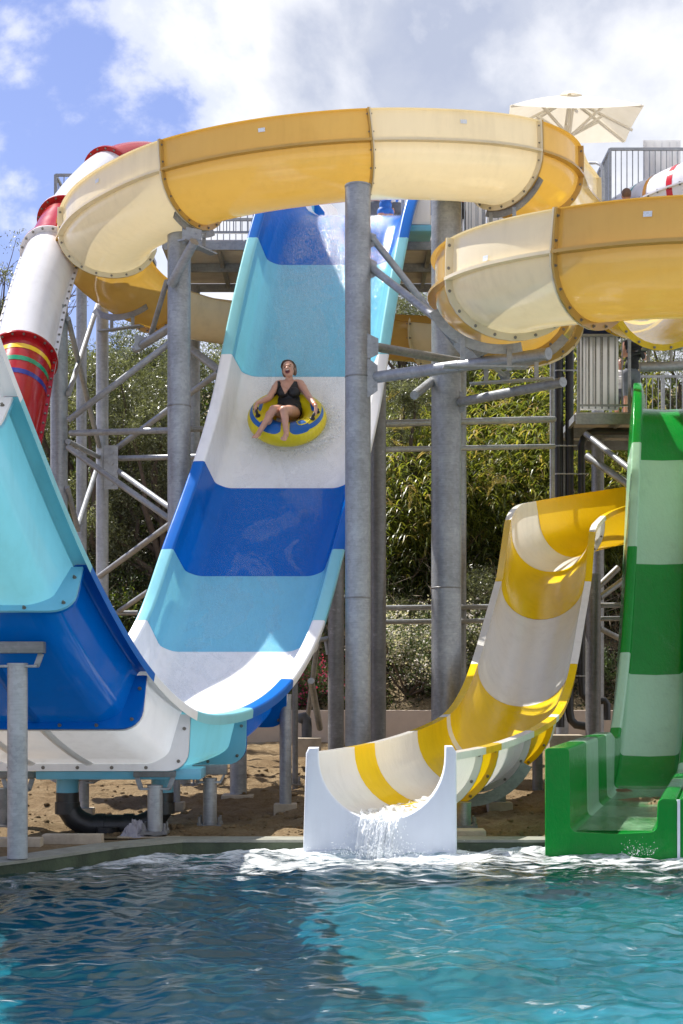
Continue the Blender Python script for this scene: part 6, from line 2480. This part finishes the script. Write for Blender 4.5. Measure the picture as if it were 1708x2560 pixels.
    for k in range(stems):
        px = 930 + 660 * r.random() if r.random() < 0.9 else 1400 + 300 * r.random()
        Y = WALL_Y + 2.6 + (4.2 if px < 1130 else 8.0) * r.random()
        x = (px - HX) / F * Y
        z = float(hill_z(np.array([x]), np.array([Y]))[0])
        H = 2.6 + 2.0 * r.random()
        if px < 1080:
            H *= 0.85
        lean = Vector((r.normal() * 0.35, r.normal() * 0.2 - 0.15, 0))
        tone = r.random()
        for j in range(20):
            u = 0.10 + 0.9 * (j + r.random()) / 20
            a = r.random() * 6.283
            base = Vector((x, Y, z)) + lean * u * u * 1.2 + Vector((0, 0, H * u))
            out = Vector((math.cos(a), math.sin(a), 0))
            L = 0.32 + 0.42 * r.random()
            w = 0.017 + 0.013 * r.random()
            side = Vector((-out.y, out.x, 0))
            tt = min(1, max(0, 0.22 + 0.38 * u + 0.3 * (tone - 0.5) + r.normal() * 0.17 + (0.5 if r.random() < 0.10 else 0)))  # lighter up the cane: sunlit tops painted into the tint, plus dead leaves
            rise = 0.55 + 0.5 * r.random()
            for s_ in range(5):
                v_ = s_ / 4
                p = base + out * (L * v_ * (1 - 0.25 * v_)) + Vector((0, 0, L * (rise * v_ - 1.05 * v_ * v_)))
                ww = w * (1 - v_) ** 0.6 * (0.5 + 1.2 * min(v_ * 3, 0.5))
                V.append(p - side * ww)
                V.append(p + side * ww)
                T += [tt, tt]
            for s_ in range(4):
                b = nb + s_ * 2
                Q.append((b, b + 1, b + 3, b + 2))
            nb += 10
        # cane
        for s_ in range(2):
            pass
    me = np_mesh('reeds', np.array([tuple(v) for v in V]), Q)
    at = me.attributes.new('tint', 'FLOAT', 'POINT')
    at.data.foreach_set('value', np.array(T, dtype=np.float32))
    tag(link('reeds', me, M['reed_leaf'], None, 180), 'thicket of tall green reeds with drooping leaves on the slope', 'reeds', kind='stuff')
    # dry reed plumes
    r = rng(104)
    cs, ds = [], []
    for k in range(26):
        Y = WALL_Y + 1.5 + 3 * r.random()
        px = 960 + 600 * r.random()
        p = P(px, 960 + 330 * r.random(), Y)
        dr = Vector((r.normal(), r.normal() * 0.3, -0.4 + r.normal() * 0.3)).normalized()
        for j in range(90):
            u = r.random()
            cs.append(tuple(p + dr * u * 0.5 + Vector((r.normal(), r.normal(), r.normal())) * 0.035 * (1.2 - u)))
            ds.append(tuple(dr + Vector((r.normal(), r.normal(), r.normal())) * 0.4))
    cs, ds = np.array(cs), np.array(ds)
    me = leaf_mesh('reed_plumes', cs, ds, unit(r, len(cs)), np.full(len(cs), 0.10), np.full(len(cs), 0.010), np.full(len(cs), 0.95))
    tag(link('reed_plumes', me, M['reed_leaf']), 'dry feathery plumes hanging among the reeds', 'plumes', kind='stuff')

    # ---- shrubs at the foot of the slope
    def shrub(label, px, row_base, Y, w, h, seed, n, mat, ln, wd, petals=None, np_=0, name='shrub'):
        rr = rng(seed)
        x = (px - HX) / F * Y
        z0 = float(hill_z(np.array([x]), np.array([Y]))[0])
        t = thing(name, label, 'shrub', (x, Y, z0), 'shrubs at the foot of the slope')
        blobs = [(x + rr.normal() * w * 0.25, Y + rr.normal() * w * 0.18, z0 + h * (0.2 + 0.6 * rr.random()), 0.20 * (w + h) * (0.6 + 0.5 * rr.random())) for k in range(11)]
        mb = MB()
        limbs(mb, (x, Y, z0), [b[:3] for b in blobs], 0.018, rr, 0.08)
        mb.build('stems', M['bark'], t, 60)
        cr = crown(rr, blobs, n, ln, wd, up=0.5)
        link('foliage', leaf_mesh('foliage', *cr), M[mat], t)
        if petals:
            cr = list(crown(rr, [(b[0], b[1], b[2] + 0.04, b[3] * 1.06) for b in blobs], np_, 0.05, 0.05, up=0.5))
            k = len(cr[0])
            cr[0] = cr[0] + rr.normal(0, 0.08, (k, 3))
            o = link('blossom', leaf_mesh('blossom', *cr), M[petals], t)
    shrub('large shrub covered in small white flowers between the centre and right columns', 1020, 1770, 30.9, 1.5, 1.75, 201, 9000, 'shrub_leaf', 0.06, 0.016, 'petal_white', 3600, 'flowering_shrub')
    shrub('white-flowered shrub right behind the thick right column', 1105, 1770, 31.0, 1.3, 1.5, 202, 7000, 'shrub_leaf', 0.06, 0.016, 'petal_white', 2600, 'flowering_shrub')
    shrub('pink-flowered low plant left of the centre columns', 780, 1760, 30.7, 0.9, 0.75, 203, 4000, 'shrub_leaf', 0.05, 0.016, 'petal_pink', 450, 'flowering_shrub')
    shrub('pink-flowered plant further left behind the half-pipe rim', 720, 1740, 31.0, 1.0, 0.9, 204, 4000, 'shrub_leaf', 0.05, 0.016, 'petal_pink', 260, 'flowering_shrub')
    shrub('grey-green bushy shrub between the centre and right columns under the reeds', 1010, 1500, 31.9, 1.3, 1.5, 205, 10000, 'olive_leaf', 0.06, 0.015)
    shrub('silvery round shrub right of the thick column beside the yellow slide', 1190, 1480, 31.6, 1.3, 1.9, 206, 12000, 'olive_leaf', 0.06, 0.015)
    shrub('silvery shrub left of the yellow slide, lower of the two', 1175, 1560, 30.9, 1.0, 1.1, 207, 8000, 'olive_leaf', 0.06, 0.015)
    shrub('small green plant right of the yellow slide behind the pipes', 1510, 1700, 31.2, 0.9, 0.7, 208, 4000, 'shrub_leaf', 0.06, 0.018)
    shrub('dark bush under the frame at the left behind the half-pipe', 300, 1400, 31.3, 1.4, 1.6, 209, 9000, 'brush_leaf', 0.08, 0.03)
    shrub('yellow-green bush at the foot of the left frame', 330, 1350, 31.7, 1.2, 2.2, 210, 8000, 'brush_leaf', 0.08, 0.03)


plant_all()
# ------------------------------------------------------------------ running and splashing water
def splash_material():
    m, nt, out = newmat('spray')
    p = principled(nt, Base_Color=(0.86, 0.89, 0.91), Roughness=0.25, IOR=1.33)
    t = nd(nt, 'ShaderNodeBsdfTranslucent', ins={0: (0.9, 0.93, 0.95, 1)})
    mx = nd(nt, 'ShaderNodeMixShader', ins={0: 0.4})
    nt.links.new(p.outputs[0], mx.inputs[1])
    nt.links.new(t.outputs[0], mx.inputs[2])
    nt.links.new(mx.outputs[0], out.inputs[0])
    return m


splash_material()


def flow_material():
    m, nt, out = newmat('flow')
    f = noise(nt, 9.0, 7, 0.7, vec=mapped(nt, (1.6, 0.5, 1.0)), dist=0.6)
    a = ramp(nt, f, [(0.44, (0, 0, 0)), (0.56, (1, 1, 1))])
    p = principled(nt, Base_Color=(0.82, 0.85, 0.86), Roughness=0.3, IOR=1.33, Normal=bump(nt, f, 0.6, 0.03))
    g = nd(nt, 'ShaderNodeBsdfGlossy', ins={'Roughness': 0.08})
    tr = nd(nt, 'ShaderNodeBsdfTransparent')
    m1 = nd(nt, 'ShaderNodeMixShader', ins={0: 0.12})
    nt.links.new(tr.outputs[0], m1.inputs[1])
    nt.links.new(g.outputs[0], m1.inputs[2])
    m2 = nd(nt, 'ShaderNodeMixShader')
    nt.links.new(mth(nt, 'MULTIPLY', a, 0.9), m2.inputs[0])
    nt.links.new(m1.outputs[0], m2.inputs[1])
    nt.links.new(p.outputs[0], m2.inputs[2])
    nt.links.new(m2.outputs[0], out.inputs[0])


flow_material()


def droplets(name, label, pts, sizes, stretch=None, dirs=None):
    """many small drops of water as low-poly beads"""
    n = len(pts)
    base = np.array([(1, 0, 0), (-1, 0, 0), (0, 1, 0), (0, -1, 0), (0, 0, 1), (0, 0, -1)], float)
    tri = np.array([(0, 2, 4), (2, 1, 4), (1, 3, 4), (3, 0, 4), (2, 0, 5), (1, 2, 5), (3, 1, 5), (0, 3, 5)])
    V = np.asarray(pts)[:, None, :] + base[None] * np.asarray(sizes)[:, None, None]
    if dirs is not None:
        d = np.asarray(dirs)
        V = V + (base @ np.ones(3))[None, :, None] * 0
        V[:, 4] += d * np.asarray(stretch)[:, None]
        V[:, 5] -= d * np.asarray(stretch)[:, None]
    T = (np.arange(n)[:, None, None] * 6 + tri[None]).reshape(-1, 3)
    o = link(name, np_mesh(name, V.reshape(-1, 3), None, T), M['spray'], None, 180)
    tag(o, label, 'water', kind='stuff')
    return o


def build_splash():
    # water running down the trough of the yellow slide and over its lip
    path = RUN_PATH
    V, Q = [], []
    r = rng(300)
    ss = np.linspace(path.s_where(1, 17.6), 0.0, 90)
    m = 22
    for a, s in enumerate(ss):
        p, L, N, t = path.at(s)
        k = a / (len(ss) - 1)
        hw = 0.12 + 0.16 * k
        for i in range(m + 1):
            u = -hw + 2 * hw * i / m + 0.015 * math.sin(a * 0.7)
            v = 0.62 - math.sqrt(0.62 ** 2 - u * u) + 0.014 + 0.016 * (1 - abs(2 * i / m - 1)) + (0.03 + 0.03 * k) * float(vnoise(np.array([u * 9.0 + 3]), np.array([a * 0.22]), 13, 3, 0.9)[0]) * (0.3 if i in (0, m) else 1)
            V.append(p + L * u + N * v)
    for a in range(len(ss) - 1):
        for i in range(m):
            q = a * (m + 1) + i
            Q.append((q, q + 1, q + m + 2, q + m + 1))
    o = link('running_water', np_mesh('running_water', V, Q), M['flow'], None, 180)
    tag(o, 'foaming water running down the trough of the yellow and white slide', 'water', kind='stuff')
    r = rng(301)
    V, Q = [], []
    a, b = 40, 22
    for i in range(a + 1):
        uu = -0.19 + 0.38 * i / a
        for j in range(b + 1):
            t = j / b
            w = 0.10 * float(vnoise(np.array([i * 0.9]), np.array([j * 0.22]), 6, 3, 0.5)[0])
            V.append((0.385 + uu * (1 - 0.15 * t + 0.1 * t * t) - 0.09 * t, 14.07 - 0.05 * t - 0.26 * t + w * (0.2 + t), 0.330 + 0.7 * uu * uu + 0.02 + 0.05 * t - 0.45 * t ** 1.8 + w * 0.3))
    for i in range(a):
        for j in range(b):
            q = i * (b + 1) + j
            if j > 5 and float(vnoise(np.array([i * 0.8]), np.array([j * 0.35]), 16, 2, 0.9)[0]) > 0.22:
                continue
            Q.append((q, q + b + 1, q + b + 2, q + 1))
    o = link('water_sheet', np_mesh('water_sheet', V, Q), M['spray'], None, 180)
    tag(o, 'thin white sheet of water falling off the yellow slide', 'water', kind='stuff')
    n = 600
    u = r.normal(0, 0.10, n).clip(-0.26, 0.26)
    tt = r.random(n)
    y = 14.03 - 0.30 * tt + r.normal(0, 0.03, n)
    z = 0.345 + 0.7 * u * u - 0.38 * tt ** 1.7 + r.normal(0, 0.014, n) + 0.02
    x = 0.385 + u * (1 + 0.25 * tt) - 0.09 * tt
    sz = 0.0018 + 0.004 * r.random(n) ** 3
    droplets('falling_water', 'white drops of water falling off the lip of the yellow slide', np.stack([x, y, z], 1), sz, 0.008 + 0.02 * r.random(n), np.tile([0, -0.35, -0.94], (n, 1)))
    # spray where it hits the pool
    r = rng(302)
    n = 900
    a = r.random(n) * 6.283
    rad = np.abs(r.normal(0, 0.30, n))
    x = 0.33 + np.cos(a) * rad * 1.5
    y = 13.62 + np.sin(a) * rad * 0.5
    z = 0.02 + np.abs(r.normal(0, 0.075, n)) * np.exp(-rad * 1.2)
    droplets('spray', 'white spray where the water hits the pool below the yellow slide', np.stack([x, y, z], 1), 0.002 + 0.005 * r.random(n) ** 3)
    # spray at the foot of the green slide
    r = rng(303)
    n = 140
    x = 2.62 + 0.33 * r.random(n)
    y = 13.90 - np.abs(r.normal(0, 0.07, n))
    z = 0.0 + np.abs(r.normal(0, 0.07, n))
    droplets('spray', 'white spray along the foot of the green slide', np.stack([x, y, z], 1), 0.002 + 0.004 * r.random(n) ** 3)
    # spray thrown up round the ring on the blue slide
    r = rng(304)
    n = 5000
    th = r.random(n) * 6.283
    wgt = 0.35 + 0.65 * np.clip(np.cos(th), 0, 1) + 0.5 * np.clip(np.sin(th), 0, 1)
    keep = r.random(n) < wgt
    th = th[keep]
    n = len(th)
    rad = RR + Rr - 0.03 + np.abs(r.normal(0, 0.13, n)) * (0.5 + 0.9 * np.clip(np.cos(th), 0, 1))
    hh = 0.01 + np.abs(r.normal(0, 0.05, n)) * (0.4 + 1.6 * np.clip(np.cos(th + 0.2), 0, 1))
    l_, d_, n_ = np.array(lat), np.array(dn), np.array(nr)
    c = np.array(RC - nr * Rr)
    pts = c + np.cos(th)[:, None] * rad[:, None] * l_ + np.sin(th)[:, None] * rad[:, None] * d_ + hh[:, None] * n_
    droplets('spray', 'white spray thrown up round the yellow ring on the slide', pts, (0.0015 + 0.0045 * r.random(n) ** 2.2) * (0.7 + 0.8 * np.clip(np.cos(th), 0, 1)))


build_splash()


def soft_foam(name, coat=False):
    m, nt, out = newmat(name)
    at = nd(nt, 'ShaderNodeAttribute', attribute_name='tint')
    f = noise(nt, 7.0, 8, 0.72, dist=0.7)
    f2 = noise(nt, 38.0, 5, 0.7)
    k = mth(nt, 'ADD', mth(nt, 'MULTIPLY', f, 0.75), mth(nt, 'MULTIPLY', f2, 0.25))
    a = mth(nt, 'ADD', k, mth(nt, 'MULTIPLY_ADD', at.outputs['Fac'], 0.62, -0.62))
    a = ramp(nt, a, [(0.22, (0, 0, 0)), (0.55, (1, 1, 1))])
    p = principled(nt, Base_Color=(0.88, 0.90, 0.92), Roughness=0.4, Normal=bump(nt, k, 0.8, 0.05))
    t2 = nd(nt, 'ShaderNodeBsdfTranslucent', ins={0: (0.9, 0.93, 0.95, 1)})
    m0 = nd(nt, 'ShaderNodeMixShader', ins={0: 0.4})
    nt.links.new(p.outputs[0], m0.inputs[1])
    nt.links.new(t2.outputs[0], m0.inputs[2])
    tr = nd(nt, 'ShaderNodeBsdfTransparent')
    mx = nd(nt, 'ShaderNodeMixShader')
    nt.links.new(a, mx.inputs[0])
    nt.links.new(tr.outputs[0], mx.inputs[1])
    nt.links.new(m0.outputs[0], mx.inputs[2])
    nt.links.new(mx.outputs[0], out.inputs[0])


soft_foam('soft_foam')


def film_material():
    """thin sheet of water running down the slide: clear, glinting, with ragged wave fronts of fine bubbles"""
    m, nt, out = newmat('water_film')
    at = nd(nt, 'ShaderNodeAttribute', attribute_name='tint')
    big = noise(nt, 1.25, 7, 0.6, vec=mapped(nt, (1.25, 0.8, 0.8)), dist=1.0)
    front = ramp(nt, big, [(0.50, (0, 0, 0)), (0.515, (0.9,) * 3), (0.62, (0.55,) * 3), (0.75, (0.3,) * 3)])
    fine = noise(nt, 46.0, 4, 0.75)
    spk = mth(nt, 'MULTIPLY_ADD', fine, 3.2, -1.25, clamp=True)
    a = mth(nt, 'MULTIPLY', mth(nt, 'MULTIPLY', front, mth(nt, 'MULTIPLY_ADD', spk, 0.75, 0.25)), mth(nt, 'MULTIPLY_ADD', at.outputs['Fac'], 0.10, 0.16))
    rip = mth(nt, 'ADD', noise(nt, 30.0, 4, 0.65), mth(nt, 'MULTIPLY', noise(nt, 85.0, 3, 0.65), 0.5))
    b = bump(nt, rip, 0.75, 0.035)
    wh = principled(nt, Base_Color=(0.80, 0.86, 0.90), Roughness=0.35, Normal=b)
    gl = nd(nt, 'ShaderNodeBsdfGlossy', ins={'Roughness': 0.10})
    nt.links.new(b, gl.inputs['Normal'])
    tr = nd(nt, 'ShaderNodeBsdfTransparent')
    fr = nd(nt, 'ShaderNodeFresnel', ins={'IOR': 1.30})
    nt.links.new(b, fr.inputs['Normal'])
    m1 = nd(nt, 'ShaderNodeMixShader')
    ed = nd(nt, 'ShaderNodeAttribute', attribute_name='edge')
    gm = mth(nt, 'MULTIPLY_ADD', noise(nt, 62.0, 3, 0.6), 4.0, -1.75, clamp=True)
    gm = mth(nt, 'MULTIPLY', mth(nt, 'MULTIPLY_ADD', gm, 0.85, 0.04), mth(nt, 'MULTIPLY_ADD', at.outputs['Fac'], 0.75, 0.25))
    a = mth(nt, 'MULTIPLY', a, ed.outputs['Fac'])
    nt.links.new(mth(nt, 'MULTIPLY', mth(nt, 'MULTIPLY', fr.outputs[0], gm), ed.outputs['Fac']), m1.inputs[0])
    nt.links.new(tr.outputs[0], m1.inputs[1])
    nt.links.new(gl.outputs[0], m1.inputs[2])
    m2 = nd(nt, 'ShaderNodeMixShader')
    nt.links.new(a, m2.inputs[0])
    nt.links.new(m1.outputs[0], m2.inputs[1])
    nt.links.new(wh.outputs[0], m2.inputs[2])
    nt.links.new(m2.outputs[0], out.inputs[0])


film_material()


def build_film():
    path = BLUE_PATH
    s0, s1 = path.s_where(1, 22.9), path.s_where(1, 15.6)
    if s0 > s1:
        s0, s1 = s1, s0
    o = sweep(path, s0, s1, [(u, 0.010 + (0.03 * max(0, abs(u) - 0.74) / 0.1)) for u in np.linspace(-0.80, 0.80, 17)], 'water_film', M['water_film'], None, ds=0.08, smooth=180)
    at = o.data.attributes.new('tint', 'FLOAT', 'POINT')
    ys = np.array([v.co.y for v in o.data.vertices])
    at.data.foreach_set('value', np.clip((ys - 20.6) / 1.2, 0, 1).astype(np.float32))
    e2 = o.data.attributes.new('edge', 'FLOAT', 'POINT')
    uu = np.tile(np.linspace(-0.80, 0.80, 17), len(ys) // 17)
    e2.data.foreach_set('value', np.clip((0.8 - np.abs(uu)) / 0.25, 0, 1).astype(np.float32))
    tag(o, 'thin film of water running down the blue, aqua and white slide', 'water', kind='stuff')


build_film()


def build_green_film():
    m, nt, out = newmat('runout_film')
    f = noise(nt, 3.0, 7, 0.65, vec=mapped(nt, (1.6, 0.6, 1.0)), dist=0.8)
    a = ramp(nt, f, [(0.40, (0.05,) * 3), (0.56, (0.28,) * 3), (0.70, (0.55,) * 3)])
    b = bump(nt, mth(nt, 'ADD', f, mth(nt, 'MULTIPLY', noise(nt, 26.0, 4, 0.6), 0.4)), 0.5, 0.03)
    wh = principled(nt, Base_Color=(0.36, 0.62, 0.38), Roughness=0.2, Normal=b)
    gl = nd(nt, 'ShaderNodeBsdfGlossy', ins={'Roughness': 0.06})
    tr = nd(nt, 'ShaderNodeBsdfTransparent')
    fr = nd(nt, 'ShaderNodeFresnel', ins={'IOR': 1.333})
    nt.links.new(b, fr.inputs['Normal'])
    nt.links.new(b, gl.inputs['Normal'])
    m1, m2 = nd(nt, 'ShaderNodeMixShader'), nd(nt, 'ShaderNodeMixShader')
    nt.links.new(fr.outputs[0], m1.inputs[0])
    nt.links.new(tr.outputs[0], m1.inputs[1])
    nt.links.new(gl.outputs[0], m1.inputs[2])
    nt.links.new(a, m2.inputs[0])
    nt.links.new(m1.outputs[0], m2.inputs[1])
    nt.links.new(wh.outputs[0], m2.inputs[2])
    nt.links.new(m2.outputs[0], out.inputs[0])
    p = GREEN_PATH
    o = sweep(p, p.s_where(1, 14.12), p.s_where(1, 19.6), [(u, 0.02) for u in np.linspace(-0.385, 0.385, 9)], 'water_film', m, None, ds=0.1, smooth=180)
    tag(o, 'thin sheet of water lying on the green run-out floor', 'water', kind='stuff')


build_green_film()


def foam_skirt():
    """bow wave and wake of foam round the ring, thickest on the right"""
    V, Q, T = [], [], []
    nu, nvv = 96, 14
    p0, L, N, t = blue_frame(RC.y + 0.1)
    for i in range(nu + 1):
        th = 2 * math.pi * i / nu
        side = max(0.0, math.cos(th - 0.1))
        for j in range(nvv + 1):
            k = j / nvv
            rad = RR + Rr - 0.10 + k * (0.22 + 0.34 * side + 0.10 * max(0, math.sin(th)))
            h = (0.03 + 0.13 * side + 0.05 * max(0, math.sin(th))) * math.sin(math.pi * min(1, k * 1.0 + 0.12)) ** 1.2
            q = RC + lat * math.cos(th) * rad + dn0 * math.sin(th) * rad
            _, _, nn, _ = (p0, L, N, t)
            q = q - nr0 * ((q - p0).dot(nr0))          # down on the ramp
            q = q + nr0 * (0.015 + h + 0.02 * float(vnoise(np.array([th * 3.0]), np.array([k * 3.0]), 12, 3, 1.5)[0]))
            V.append(tuple(q))
            T.append((1 - k) ** 0.8 * (0.55 + 0.45 * side + 0.2 * max(0, math.sin(th))))
    for i in range(nu):
        for j in range(nvv):
            q = i * (nvv + 1) + j
            Q.append((q, q + nvv + 1, q + nvv + 2, q + 1))
    me = np_mesh('wake', V, Q)
    at = me.attributes.new('tint', 'FLOAT', 'POINT')
    at.data.foreach_set('value', np.clip(np.array(T), 0, 1).astype(np.float32))
    o = link('wake', me, M['soft_foam'], None, 180)
    tag(o, 'white foam of the wake round the yellow ring on the slide', 'water', kind='stuff')


foam_skirt()
